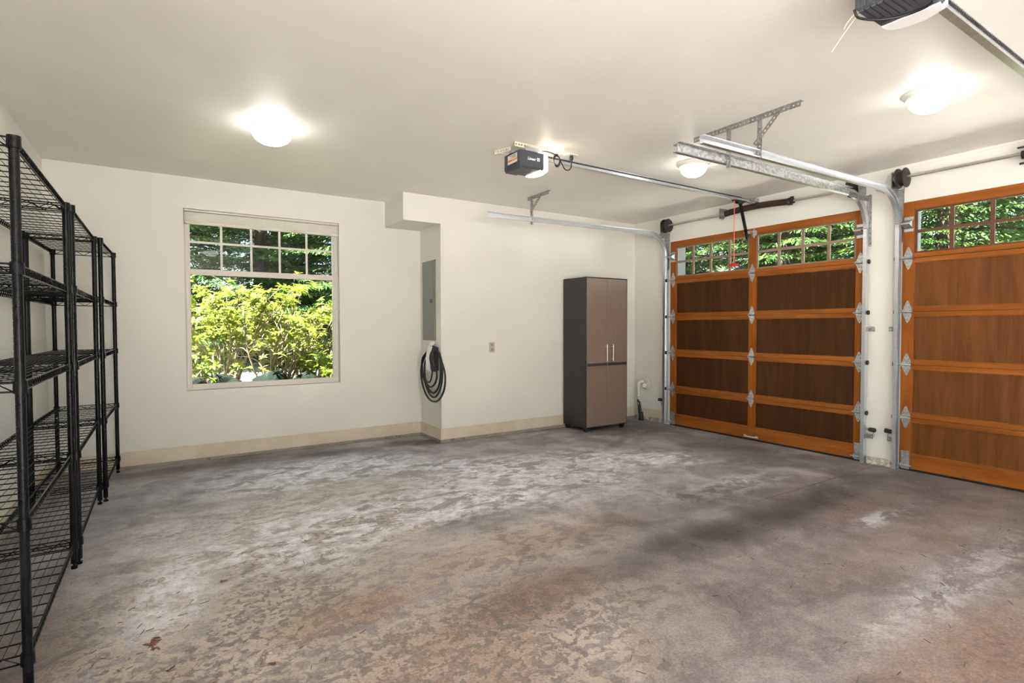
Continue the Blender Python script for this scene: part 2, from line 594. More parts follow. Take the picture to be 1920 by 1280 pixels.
def shade_mat():
    k = N('pleated_shade_fabric')
    a = k.n('ShaderNodeTexWave', wave_type='BANDS', bands_direction='X'); k.set(a.inputs['Vector'], k.coord()); a.inputs['Scale'].default_value = 22
    c = k.mix(a.outputs['Fac'], (.84, .81, .77), (.97, .96, .94))
    d = k.n('ShaderNodeBsdfDiffuse'); k.set(d.inputs[0], c)
    t = k.n('ShaderNodeBsdfTranslucent'); k.set(t.inputs[0], c)
    mx = k.n('ShaderNodeMixShader'); mx.inputs[0].default_value = .5
    k.t.links.new(d.outputs[0], mx.inputs[1]); k.t.links.new(t.outputs[0], mx.inputs[2]); k.t.links.new(mx.outputs[0], k.out.inputs[0])
    return k.m


M['shade'] = shade_mat()


def leafm(name, a, b, trans=.45, scale=6, rough=.35):
    k = N(name); co = k.coord()
    f = k.noise(co, scale, 3)
    c = k.mix(k.step(f, .36, .64), a, b)
    k.p(color=c, rough=rough, spec=.22)
    t = k.n('ShaderNodeBsdfTranslucent'); k.set(t.inputs[0], k.mix(.5, c, (.30, .36, .035)))
    mx = k.n('ShaderNodeMixShader'); mx.inputs[0].default_value = trans
    k.t.links.new(k.bsdf.outputs[0], mx.inputs[1]); k.t.links.new(t.outputs[0], mx.inputs[2]); k.t.links.new(mx.outputs[0], k.out.inputs[0])
    return k.m


M['rhodo'] = leafm('yellow_green_leaf', (.10, .155, .014), (.34, .365, .06), .45, 9)
M['rhodo2'] = leafm('mid_green_leaf', (.10, .18, .022), (.22, .30, .05), .42)
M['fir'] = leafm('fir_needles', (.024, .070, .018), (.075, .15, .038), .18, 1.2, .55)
M['fir_sunlit'] = leafm('pale_sunlit_fir_needles', (.10, .145, .055), (.21, .25, .11), .25, 1.2, .55)  # paler copy of the needles, sunlight put into the colour
M['stem'] = plain('pale_shrub_bark', (.20, .15, .075), .7, 0, .45, 14)
M['bark'] = plain('conifer_bark', (.05, .033, .022), .85, 0, .4, 9, .4)
M['rock'] = plain('mossy_rock_in_shade', (.013, .018, .014), .9, 0, .45, 6, .5)  # base colour darkened to stand in for the shrubs' shade
M['rock'].node_tree.nodes['Principled BSDF'].inputs['Specular IOR Level'].default_value = .04
M['soil'] = plain('outside_soil', (.06, .045, .03), .95, 0, .45, 1.5, .4)
M['drive'] = plain('pale_concrete_drive', (.84, .81, .76), .9, 0, .04, 3, .1)
M['gravel'] = plain('pale_gravel', (.52, .50, .46), .9, 0, .18, 30, .3)
M['dryleaf'] = plain('dry_brown_leaf', (.16, .065, .03), .7, 0, .4, 60)
M['needle'] = plain('brown_needles', (.14, .075, .04), .8, 0, .3, 60)

# ------------------------------------------------------------------ room shell
struct(B(XL - .2, XR + .25, YF - .2, YB + .2, -.15, 0), 'floor', M['floor'], 'stained grey and brown concrete garage floor', 'floor')
struct(B(XL - .2, XR + .3, YF - .2, YB + .25, ZC, ZC + .22), 'ceiling', M['ceil'], 'flat cream painted garage ceiling', 'ceiling')
WX0, WX1, WZ0, WZ1 = .1597, 1.5665, .662, 2.3474
k = MB()
k.box(XL - TH, WX0, YB, YB + TH, -.1, ZC); k.box(WX1, XCOR + .3, YB, YB + TH, -.1, ZC)
k.box(WX0, WX1, YB, YB + TH, -.1, WZ0); k.box(WX0, WX1, YB, YB + TH, WZ1, ZC)
struct(k, 'wall_back', M['wall'], 'cream window wall at the back of the garage', 'wall')
k = MB()
k.box(XCOR, XR + TH, YP, YB + TH, -.1, ZC)
k.box(XBULK, XCOR, YP, YB, ZBULK, ZC)
struct(k, 'wall_back_right', M['wall'], 'cream wall standing forward behind the storage cabinet, with boxed soffit', 'wall')
k = MB(); k.box(XL - TH, XL, -.35, YB, -.1, ZC); k.box(XL - TH, XL, YF, -3.05, -.1, ZC); k.box(XL - TH, XL, -3.05, -.35, 2.30, ZC)  # unseen opening behind the viewer, added to let daylight reach the ceiling
struct(k, 'wall_left', M['wall'], 'cream wall behind the black wire shelving', 'wall')
k = MB()                                                 # unseen front wall, with a doorway added to let daylight in
k.box(XL - TH, .1, YF - TH, YF, -.1, ZC); k.box(2.3, XR + TH, YF - TH, YF, -.1, ZC); k.box(.1, 2.3, YF - TH, YF, 2.32, ZC)
struct(k, 'wall_front', M['wall'], 'cream wall with an added open doorway behind the viewer', 'wall')
# door wall with its two openings
O1 = (2.43, 4.592); O2 = (-.17, 2.052); OZ = 2.27
k = MB()
ys = [(YF, O2[0]), (O2[1], O1[0]), (O1[1], YP + .2)]
for a, b in ys: k.box(XR, XR + TH, a, b, -.1, ZC)
for a, b in (O1, O2): k.box(XR, XR + TH, a, b, OZ, ZC)
struct(k, 'wall_right', M['wall'], 'cream wall around the wooden garage doors', 'wall')

k = MB()
for (a, b) in (O1, O2):
    k.box(XR + .04, XR + TH + .02, b - .012, b, -.02, OZ); k.box(XR + .04, XR + TH + .02, a, a + .012, -.02, OZ); k.box(XR + .04, XR + TH + .02, a + .012, b - .012, OZ - .012, OZ)
struct(k, 'trim_4', M['jamb'], 'grey green jamb boards outside the garage door windows', 'door jamb')
# curbs and baseboards
BT = .013
def skirt(name, curb, parts, lab, ZB0=ZB0):
    k = MB(); c = MB()
    for (x0, x1, y0, y1) in parts:
        k.box(x0, x1, y0, y1, ZB0, ZB1)
    struct(k, name, M['base'], lab, 'baseboard', bevel=.003)
    for (x0, x1, y0, y1) in curb: c.box(x0, x1, y0, y1, 0, ZB0)
    return c
c1 = skirt('baseboard_back', [(XL, XCOR - .012, YB - .022, YB)], [(XL, XCOR, YB - BT, YB)], 'scuffed beige baseboard under the window', .028)
c2 = skirt('baseboard_recess', [(XCOR - .024, XCOR, YP - .024, YB)], [(XCOR - BT, XCOR, YP - BT, YB - BT)], 'short beige baseboard under the electrical panel', .03)
c3 = skirt('baseboard_back_right', [(XCOR, XR, YP - .024, YP)], [(XCOR, XR, YP - BT, YP)], 'beige baseboard running behind the storage cabinet', .034)
c4 = skirt('baseboard_right', [(XR - .022, XR, 4.70, YP - .024)], [(XR - BT, XR, 4.70, YP - BT)], 'dirty beige baseboard beside the white pipe')
c5 = skirt('baseboard_left', [(XL, XL + .022, YF, YB - .022)], [(XL, XL + BT, YF, YB - BT)], 'beige baseboard behind the wire shelving')
allc = MB()
for c in (c1, c2, c3, c5): allc.add(c.v, c.f)
struct(allc, 'trim_1', M['curb2'], 'low concrete curb below the baseboards', 'curb', bevel=.006)
struct(c4, 'trim_2', M['curb'], 'low rough curb below the baseboard beside the white pipe', 'curb', bevel=.006)
struct(B(XR - .055, XR, 2.13, 2.345, 0, .065), 'trim_3', M['curb'], 'broken concrete curb at the foot of the pier between the doors', 'curb', bevel=.012)

# ------------------------------------------------------------------ window
wy = YB + .065
win = struct(MB(), 'window_1', M['vinyl'], 'off-white window with grille in the upper part, green shrubs outside', 'window') if False else None
k = MB()
fw = .05
k.box(WX0, WX0 + fw, wy, wy + .06, WZ0, WZ1); k.box(WX1 - fw, WX1, wy, wy + .06, WZ0, WZ1)
k.box(WX0 + fw, WX1 - fw, wy, wy + .06, WZ0, WZ0 + .05); k.box(WX0 + fw, WX1 - fw, wy, wy + .06, WZ1 - .05, WZ1)
win = struct(k, 'window_1', M['vinyl'], 'off-white window with grille in the upper part, green shrubs outside', 'window', bevel=.004)
k = MB(); k.box(WX0 + fw, WX1 - fw, wy + .005, wy + .05, 1.748, 1.80)
k.build('meeting_rail', M['vinyl'], win, bevel=.004)
k = MB()
for i in range(1, 5):
    x = WX0 + fw + (WX1 - WX0 - 2 * fw) * i / 5
    k.box(x - .0095, x + .0095, wy + .02, wy + .034, 1.80, WZ1 - .05)
k.box(WX0 + fw, WX1 - fw, wy + .021, wy + .033, 2.045, 2.064)
k.build('window_grille', M['vinyl'], win)
B(WX0 + fw, WX1 - fw, wy + .036, wy + .04, 1.80, WZ1 - .05).build('upper_pane', M['glass'], win)
B(WX0 + fw, WX1 - fw, wy + .036, wy + .04, WZ0 + .05, 1.748).build('lower_pane', M['glass2'], win)
k = MB()
k.box(WX0 + .012, WX0 + .035, wy - .012, wy, WZ0 + .02, 2.2); k.box(WX1 - .035, WX1 - .012, wy - .012, wy, WZ0 + .02, 2.2); k.box(WX0 + .02, WX1 - .02, wy - .012, wy, WZ0 + .004, WZ0 + .022)
k.build('window_stop', M['vinyl'], win, bevel=.002)

sh = empty('window_shade', (.86, YB + .03, WZ1 - .005), 'raised off-white pleated shade at the top of the window', 'window shade')
B(WX0 + .006, WX1 - .006, YB + .008, YB + .05, WZ1 - .022, WZ1 - .003).build('head_rail', M['vinyl'], sh, bevel=.003)
k = MB()
nz = 6
zt, zb_ = WZ1 - .03, 2.236
for side in (YB + .012, YB + .048):
    pass
prof = []
for i in range(nz * 2 + 1):
    z = zt + (zb_ - zt) * i / (nz * 2)
    prof.append((YB + (.0135 if i % 2 else .016), z))
for i in range(nz * 2, -1, -1):
    z = zt + (zb_ - zt) * i / (nz * 2)
    prof.append((YB + (.0445 if i % 2 else .042), z))
k.prism([(WX0 + .008, y, z) for (y, z) in prof], (1, 0, 0), WX1 - WX0 - .016)
k.build('shade_fabric', M['shade'], sh)
B(WX0 + .007, WX1 - .007, YB + .008, YB + .05, 2.212, 2.236).build('bottom_rail', M['vinyl'], sh, bevel=.004)
k = MB(); k.tube([(WX1 - .018, YB + .008, 2.30), (WX1 - .018, YB + .006, 1.9), (WX1 - .017, YB + .006, 1.46)], .0022, 6)
k.lathe((WX1 - .017, YB + .006, 1.46), (0, 0, -1), [(.002, 0), (.007, .01), (.008, .03), (.003, .036)], 10)
k.build('pull_cord', M['vinyl'], sh, smooth=40)

# ------------------------------------------------------------------ garage doors
DZ = 2.311
BZ = [.459, .916, 1.37, 1.828]


def diamond(k, y, z, ph, w=.031, h=.098):
    x = XD
    prof = [(0, h), (.3 * w, h * .88), (w, .03), (w, -.03), (.3 * w, -h * .88), (0, -h), (-.3 * w, -h * .88), (-w, -.03), (-w, .03), (-.3 * w, h * .88)]
    k.prism([(x - .0035, y + a, z + b) for a, b in prof], (1, 0, 0), .003)


def garage_door(name, y1, y0, mats, label, seen_mid):
    """y1: edge towards the back wall, y0: edge towards the viewer"""
    ply, grl = mats
    d = empty(name, (XD, (y0 + y1) / 2, 0), label, 'garage door', kind='structure')
    ym = (y0 + y1) / 2
    st = .085
    x0, x1 = XD, XD + .042
    cells = [(y0 + st, ym - .041), (ym + .041, y1 - st)]
    bounds = [.018] + BZ + [DZ]
    for i in range(5):
        za, zb = bounds[i] + (.0012 if i else 0), bounds[i + 1] - .0012
        ra = .128 if i == 0 else .039
        rb = .076 if i == 4 else .039
        s = MB()
        s.box(x0, x1, y0, y0 + st, za, zb); s.box(x0, x1, y1 - st, y1, za, zb); s.box(x0, x1, ym - .041, ym + .041, za + (ra if i == 0 else 0), zb - (rb if i == 4 else 0))
        sec = s.build('door_section', M['stile'], d, bevel=.003)
        r = MB()
        for (a, b) in cells:
            lo = y0 + st if (i == 0 and a < ym) else a
            r.box(x0 + .001, x1 - .001, a - (0 if i else (.0) ), b, za, za + ra); r.box(x0 + .001, x1 - .001, a, b, zb - rb, zb)
        if i: r.box(x0 + .016, x0 + .026, y0, y1, za - .012, za + .006)      # tongue closing the joint
        if i == 0: r.box(x0 + .001, x1 - .001, ym - .041, ym + .041, za, za + ra)
        if i == 4: r.box(x0 + .001, x1 - .001, ym - .041, ym + .041, zb - rb, zb)
        r.build('door_rail', M['rail'], sec, bevel=.003)
        for (a, b) in cells:
            if i < 4:
                B(x0 + .017, x0 + .026, a, b, za + ra, zb - rb).build('plywood_panel', ply, sec)
                t = MB()
                e = .006
                za2, zb2 = za + ra, zb - rb
                t.box(x0 + .010, x0 + .017, a, a + e, za2, zb2); t.box(x0 + .010, x0 + .017, b - e, b, za2, zb2)
                t.box(x0 + .010, x0 + .017, a + e, b - e, za2, za2 + e); t.box(x0 + .010, x0 + .017, a + e, b - e, zb2 - e, zb2)
                t.build('panel_bead', M['stile'], sec)
            else:
                z0, z1 = za + ra, zb - rb
                B(x0 + .024, x0 + .028, a, b, z0, z1).build('glass_pane', M['glass'], sec)
                g = MB(); xa, xb = x0 + .010, x0 + .024
                e = .020
                g.box(xa, xb, a, a + e, z0, z1); g.box(xa, xb, b - e, b, z0, z1); g.box(xa, xb, a + e, b - e, z0, z0 + e * .7); g.box(xa, xb, a + e, b - e, z1 - e * .7, z1)
                for q in range(1, 4):
                    yy = a + (b - a) * q / 4
                    g.box(xa, xb, yy - .014, yy + .014, z0 + e * .7, z1 - e * .7)
                zz = (z0 + z1) / 2
                g.box(xa + .001, xb - .001, a + e, b - e, zz - .013, zz + .013)
                g.build('window_grille', grl, sec)
    B(x0 + .004, x1 - .004, y0, y1, 0, .018).build('bottom_seal', M['blackp'], d)
    # hinges on three lines
    for col, yy in (('l', y1 - .045), ('m', ym), ('r', y0 + .045)):
        for i, z in enumerate(BZ):
            h = MB()
            diamond(h, yy, z, 0)
            kn = .034
            h.box(XD - .014, XD - .003, yy - kn, yy - kn + .016, z - .02, z + .02); h.box(XD - .014, XD - .003, yy + kn - .016, yy + kn, z - .02, z + .02)
            for (a, b) in ((-.014, .035), (.014, .035), (-.014, -.035), (.014, -.035), (0, .075), (0, -.075)):
                pass
            ho = h.build('hinge', M['hinge'], d, smooth=35)
            hs = MB()
            for (a, b) in ((-.012, .038), (.012, .038), (-.012, -.038), (.012, -.038), (0, .07), (0, -.07)):
                hs.lathe((XD - .0035, yy + a, z + b), (-1, 0, 0), [(.0055, 0), (.0055, .002), (.003, .004)], 8)
            hs.build('hinge_screws', M['galvd'], ho, smooth=30)
            hp = MB(); hp.tube([(XD - .016, yy - kn - .006, z), (XD - .016, yy + kn + .006, z)], .0085, 10)
            hp.build('hinge_barrel', M['galvd'], ho, smooth=40)
            if col != 'm':
                s = 1 if col == 'l' else -1
                r = MB(); r.tube([(XD - .03, yy - s * .045, z), (XD - .03, yy + s * .085, z)], .0055, 8)
                r.build('roller_stem', M['steel'], ho, smooth=40)
                r = MB(); r.lathe((XD - .03, yy + s * .079, z), (0, s, 0), [(.010, 0), (.020, .001), (.021, .006), (.020, .011), (.01, .012)], 14)
                r.build('roller_wheel', M['blackp'], ho, smooth=40)
                h2 = MB(); h2.box(XD - .038, XD - .012, yy - .03, yy - .028, z - .012, z + .012); h2.box(XD - .038, XD - .012, yy + .028, yy + .03, z - .012, z + .012)
                h2.build('roller_ear', M['hinge'], ho)
    for s, ye in ((1, y1), (-1, y0)):
        # top roller bracket: two flanges and a sloped carrier plate
        t = MB()
        yc = ye - s * .045
        t.box(XD - .003, XD, yc - .035, yc + .035, 2.155, 2.18); t.box(XD - .003, XD, yc - .035, yc + .035, 2.055, 2.08)
        t.prism([(XD - .003, yc - .03, 2.156), (XD - .075, yc - .03, 2.118), (XD - .075, yc - .03, 2.112), (XD - .003, yc - .03, 2.080)], (0, 1, 0), .06)
        tb = t.build('top_roller_bracket', M['hinge'], d)
        r = MB(); r.tube([(XD - .066, yc - s * .04, 2.122), (XD - .066, yc + s * .085, 2.122)], .0055, 8)
        r.build('roller_stem', M['steel'], tb, smooth=40)
        # bottom corner bracket
        t = MB(); t.box(XD - .004, XD, yc - .032, yc + .032, .012, .168)
        for (a, b) in ((-.02, .14), (.02, .12), (-.015, .09), (.018, .075), (-.02, .05)):
            t.lathe((XD - .004, yc + a, b), (-1, 0, 0), [(.006, 0), (.006, .003), (.004, .004)], 8)
        t.tube([(XD - .02, yc - s * .055, .045), (XD - .02, yc + s * .07, .045)], .006, 8)
        t.box(XD - .03, XD - .004, yc - .03, yc - .027, .03, .06); t.box(XD - .03, XD - .004, yc + .027, yc + .03, .03, .06)
        t.build('bottom_bracket', M['hinge'], d, smooth=35)
    # lift handle
    h = MB()
    h.tube(sph([(XD, ym + .07, .042), (XD - .012, ym + .06, .042), (XD - .03, ym + .045, .044), (XD - .032, ym, .045), (XD - .03, ym - .045, .044), (XD - .012, ym - .06, .042), (XD, ym - .07, .042)], 4), .009, 8)
    h.box(XD - .003, XD, ym - .085, ym - .055, .030, .056); h.box(XD - .003, XD, ym + .055, ym + .085, .030, .056)
    h.build('lift_handle', M['steel'], d, smooth=50)
    return d


d1 = garage_door('door_1', 4.64, 2.385, (M['ply'], M['grille']), 'wooden sectional garage door nearer the storage cabinet, dark brown panels in an orange frame', True)
d2 = garage_door('door_2', 2.096, -.205, (M['ply_lit'], M['grille2']), 'wooden sectional garage door cut by the right edge of the photo, panels coloured brighter as if more lit', False)
# arm bracket of the opener belongs to each door's top rail (built with the opener)

# ------------------------------------------------------------------ tracks
def chan(k, path, yw, s, h=.026, d_=.030, t=.0025, lip=.007):
    prof = [(0, -h), (d_, -h), (d_, -h + lip), (d_ - t, -h + lip), (d_ - t, -h + t), (t, -h + t), (t, h - t), (d_ - t, h - t), (d_ - t, h - lip), (d_, h - lip), (d_, h), (0, h)]
    n = len(prof); vs = []; fs = []
    K = len(path)
    for i in range(K):
        tg = (path[min(i + 1, K - 1)] - path[max(i - 1, 0)]); tg.y = 0; tg.normalize()
        nn = Vector((-tg.z, 0, tg.x))
        for (u, v) in prof: vs.append(path[i] + Vector((0, s * u, 0)) + nn * v)
    for i in range(K - 1):
        for j in range(n): fs.append((i * n + j, i * n + (j + 1) % n, (i + 1) * n + (j + 1) % n, (i + 1) * n + j))
    fs.append(tuple(range(n))); fs.append(tuple(range((K - 1) * n, K * n)))
    k.add(vs, fs)


def track(yw, s, xe, ze, zf, label, angle_x=None, brk=True):
    """yw: web plane; s: side the channel opens to (+1/-1 in y)"""
    xv = 5.333; R = .30
    t = empty('door_track', (xv, yw, 0), label, 'garage door track')
    k = MB(); chan(k, [Vector((xv, yw, .004)), Vector((xv, yw, 1.0)), Vector((xv, yw, zf - R))], yw, s)
    k.build('vertical_track', M['galv'], t, smooth=30)
    pts = arc((xv - R, yw, zf - R), R, 0, 90, 14)
    pts += [Vector((4.2, yw, zf + (ze - zf) * .4)), Vector((xe, yw, ze))]
    k = MB(); chan(k, pts, yw, s)
    k.build('horizontal_track', M['galv'], t, smooth=30)
    for z in (.25, 1.22):                               # wall brackets
        k = MB()
        yo = yw - s * .002
        k.perf((xv + .026, yo - s * .002, z), (0, -s, 0), (0, 0, 1), .052, .042, .026, .007, .003)
        k.box(xv - .015, XR, min(yo, yo - s * .003), max(yo, yo - s * .003), z - .02, z + .02)
        k.build('jamb_bracket', M['galvd'], t)
    k = MB()                                             # upright angle and flag bracket up to the shaft
    yo = yw - s * .006
    k.box(XR - .004, XR - .001, min(yo, yo + s * .042), max(yo, yo + s * .042), 1.97, 2.43)
    k.perf((XR - .024, yo, 1.97), (0, 0, 1), (1, 0, 0), .46, .038, .046, .008, .003)
    k.build('flag_angle', M['galvd'], t)
    k = MB()
    k.perf((XR - .02, yo - s * .002, 2.385), (-1, 0, 0), (0, 0, 1), .40, .045, .04, .008, .003)
    k.build('horizontal_angle', M['galvd'], t)
    return t


track(4.700, -1, 2.745, 2.378, 2.408, 'bright steel door track ending in mid-air in front of the plain wall above the outlet')
t1 = track(2.352, 1, 2.78, 2.395, 2.412, 'grey mottled door track, left of the close pair hung from the long perforated bar')
k = MB()
k.prism([(2.78, 2.350, 2.372), (2.78, 2.350, 2.425), (4.99, 2.350, 2.438), (4.99, 2.350, 2.386)], (0, -1, 0), .003)
k.prism([(2.78, 2.347, 2.424), (2.78, 2.347, 2.427), (4.99, 2.347, 2.440), (4.99, 2.347, 2.437)], (0, -1, 0), .028)
k.build('stiffening_angle', M['galvm'], t1)
track(2.128, -1, 2.715, 2.368, 2.400, 'bright steel door track, right of the close pair hung from the long perforated bar')

# hangers
def hanger(label, yb0, yb1, x, legs, brace, zl):
    h = empty('track_hanger', (x, (yb0 + yb1) / 2, ZC), label, 'track hanger')
    k = MB()
    k.perf((x, yb0, ZC - .020), (0, 1, 0), (0, 0, 1), yb1 - yb0, .036, .03, .0075, .0025)
    k.box(x, x + .034, yb0, yb1, ZC - .003, ZC - .0003)
    k.build('ceiling_angle', M['galvd'], h)
    for y in legs:
        k = MB()
        k.perf((x - .004, y, ZC - .008), (0, 0, -1), (0, 1, 0), ZC - .008 - zl, .034, .03, .007, .0025)
        k.perf((x + .014, y + .018, ZC - .04), (0, 0, -1), (1, 0, 0), ZC - .04 - zl, .032, .03, .007, .0025)
        k.lathe((x - .006, y, ZC - .02), (-1, 0, 0), [(.010, 0), (.010, .006), (.006, .008)], 6)
        k.lathe((x - .006, y, zl + .03), (-1, 0, 0), [(.010, 0), (.010, .006), (.006, .008)], 6)
        k.build('hanger_strap', M['galvd'], h)
    for (ya, za, yb, zb) in brace:
        k = MB()
        a, b = Vector((x - .010, ya, za)), Vector((x - .010, yb, zb))
        u = (b - a).normalized()
        k.perf(a, u, u.cross(Vector((1, 0, 0))), (b - a).length, .03, .03, .007, .0025)
        k.lathe((x - .010, ya, za), (-1, 0, 0), [(.010, 0), (.010, .008), (.006, .01)], 6)
        k.lathe(tuple(b - u * .03), (-1, 0, 0), [(.010, 0), (.010, .008), (.006, .01)], 6)
        k.build('diagonal_brace', M['galvd'], h)
    return h


hanger('long perforated ceiling bar carrying the two middle door tracks', 1.838, 2.63, 3.29, (2.335, 2.105), [(1.97, ZC - .03, 2.135, 2.44)], 2.345)
hanger('short perforated ceiling bracket carrying the single door track above the outlet', 4.41, 4.785, 3.29, (4.71,), [(4.535, ZC - .03, 4.715, 2.46)], 2.335)

# ------------------------------------------------------------------ torsion shafts
XRI = XR - .001
def cable_drum(y, s, parent):
    k = MB()
    k.lathe((5.295, y, 2.505), (0, s, 0), [(.012, 0), (.075, .0), (.082, .004), (.082, .012), (.062, .018), (.062, .05), (.082, .056), (.085, .066), (.03, .07), (.03, .084), (.012, .084)], 28)
    return k.build('cable_drum', M['drum'], parent, smooth=35)


sa = empty('torsion_shaft', (5.295, 3.5, 2.505), 'torsion shaft with brown spring above the door nearer the cabinet', 'garage door spring shaft')
k = MB(); k.tube([(5.295, 4.76, 2.505), (5.295, 2.40, 2.50)], .0125, 12); k.build('shaft', M['steel'], sa, smooth=50)
cable_drum(4.60, 1, sa); cable_drum(2.50, -1, sa)
k = MB()
n = 54
pts = [Vector((5.295, 3.83 + (3.07 - 3.83) * i / n, 2.505 - .006 * i / n + .020 * math.sin(math.pi * i / n))) for i in range(n + 1)]
k.tube(pts, [.034 if i % 2 else .0325 for i in range(n + 1)], 14)
k.build('torsion_spring', M['spring'], sa, smooth=60)
k = MB(); k.lathe((5.295, 3.84, 2.505), (0, -1, 0), [(.014, 0), (.04, 0), (.036, .03), (.034, .05), (.014, .05)], 16)
k.box(5.255, 5.335, 3.842, 3.847, 2.455, 2.57); k.box(5.33, XRI, 3.842, 3.90, 2.52, 2.575); k.prism([(5.255, 3.845, 2.57), (5.335, 3.845, 2.57), (XRI, 3.845, 2.56), (XRI, 3.845, 2.50), (5.33, 3.845, 2.46), (5.28, 3.845, 2.45)], (0, 1, 0), .004)
k.build('spring_anchor_bracket', M['galvd'], sa, smooth=35)
k = MB(); k.lathe((5.295, 3.075, 2.50), (0, -1, 0), [(.014, 0), (.036, 0), (.04, .012), (.026, .03), (.026, .06), (.014, .06)], 8)
k.box(5.285, 5.305, 3.02, 3.05, 2.525, 2.545); k.box(5.27, 5.285, 3.02, 3.05, 2.46, 2.48)
k.build('winding_cone', M['drum'], sa)
for y, s in ((4.695, 1), (2.40, -1)):
    k = MB(); k.box(5.25, XRI, min(y, y + s * .004), max(y, y + s * .004), 2.40, 2.56); k.lathe((5.295, y, 2.505), (0, s, 0), [(.013, -.008), (.032, -.008), (.032, .008), (.013, .008)], 14)
    k.build('end_bearing_plate', M['galvd'], sa, smooth=35)
k = MB(); k.tube([(5.36, 4.632, 2.49), (5.362, 4.655, 2.2), (5.365, 4.66, .06)], .0018, 5); k.build('lift_cable', M['galvd'], sa)

sb = empty('torsion_shaft', (5.295, 1.3, 2.505), 'torsion shaft with dark drums above the door cut by the right edge of the photo', 'garage door spring shaft')
k = MB(); k.tube([(5.295, 2.195, 2.512), (5.295, -.35, 2.49)], .0125, 12); k.build('shaft', M['steel'], sb, smooth=50)
cable_drum(2.04, 1, sb); cable_drum(-.12, -1, sb)
k = MB(); k.box(5.25, XRI, 2.136, 2.140, 2.40, 2.56); k.lathe((5.295, 2.136, 2.51), (0, 1, 0), [(.013, -.008), (.032, -.008), (.032, .008), (.013, .008)], 14)
k.build('end_bearing_plate', M['galvd'], sb, smooth=35)
k = MB(); k.lathe((5.295, 1.315, 2.497), (0, -1, 0), [(.014, 0), (.03, 0), (.03, .02), (.045, .024), (.05, .05), (.036, .07), (.034, .10), (.014, .10)], 14)
k.box(5.285, 5.305, 1.26, 1.34, 2.548, 2.558); k.box(5.30, 5.31, 1.27, 1.33, 2.43, 2.445)
k.build('winding_cone', M['drum'], sb, smooth=35)
k = MB(); k.box(5.25, 5.34, 1.255, 1.260, 2.44, 2.585); k.box(5.34, XRI, 1.20, 1.26, 2.50, 2.58); k.build('spring_anchor_bracket', M['drum'], sb)
k = MB(); k.tube([(5.295, 1.215 - i * .019, 2.495) for i in range(40)], [.034 if i % 2 else .0325 for i in range(40)], 14); k.build('torsion_spring', M['spring'], sb, smooth=60)
k = MB(); k.tube([(5.36, 2.08, 2.49), (5.362, 2.10, 2.2), (5.365, 2.112, .06)], .0018, 5); k.build('lift_cable', M['galvd'], sb)

# ------------------------------------------------------------------ openers
def text(name, body, size, loc, mat, parent, rot, ext=.0006, shear=0.0, bold=0.0):
    cu = bpy.data.curves.new(name, 'FONT'); cu.body = body; cu.size = size; cu.extrude = ext; cu.shear = shear; cu.offset = bold
    tmp = bpy.data.objects.new('tmp', cu); C.objects.link(tmp)
    me = bpy.data.meshes.new_from_object(tmp.evaluated_get(bpy.context.evaluated_depsgraph_get()))
    bpy.data.objects.remove(tmp); bpy.data.curves.remove(cu)
    me.name = name; me.materials.clear(); me.materials.append(mat)
    o = bpy.data.objects.new(name, me); C.objects.link(o)
    o.parent = parent; o.location = Vector(loc) - wl(parent); o.rotation_euler = rot
    return o


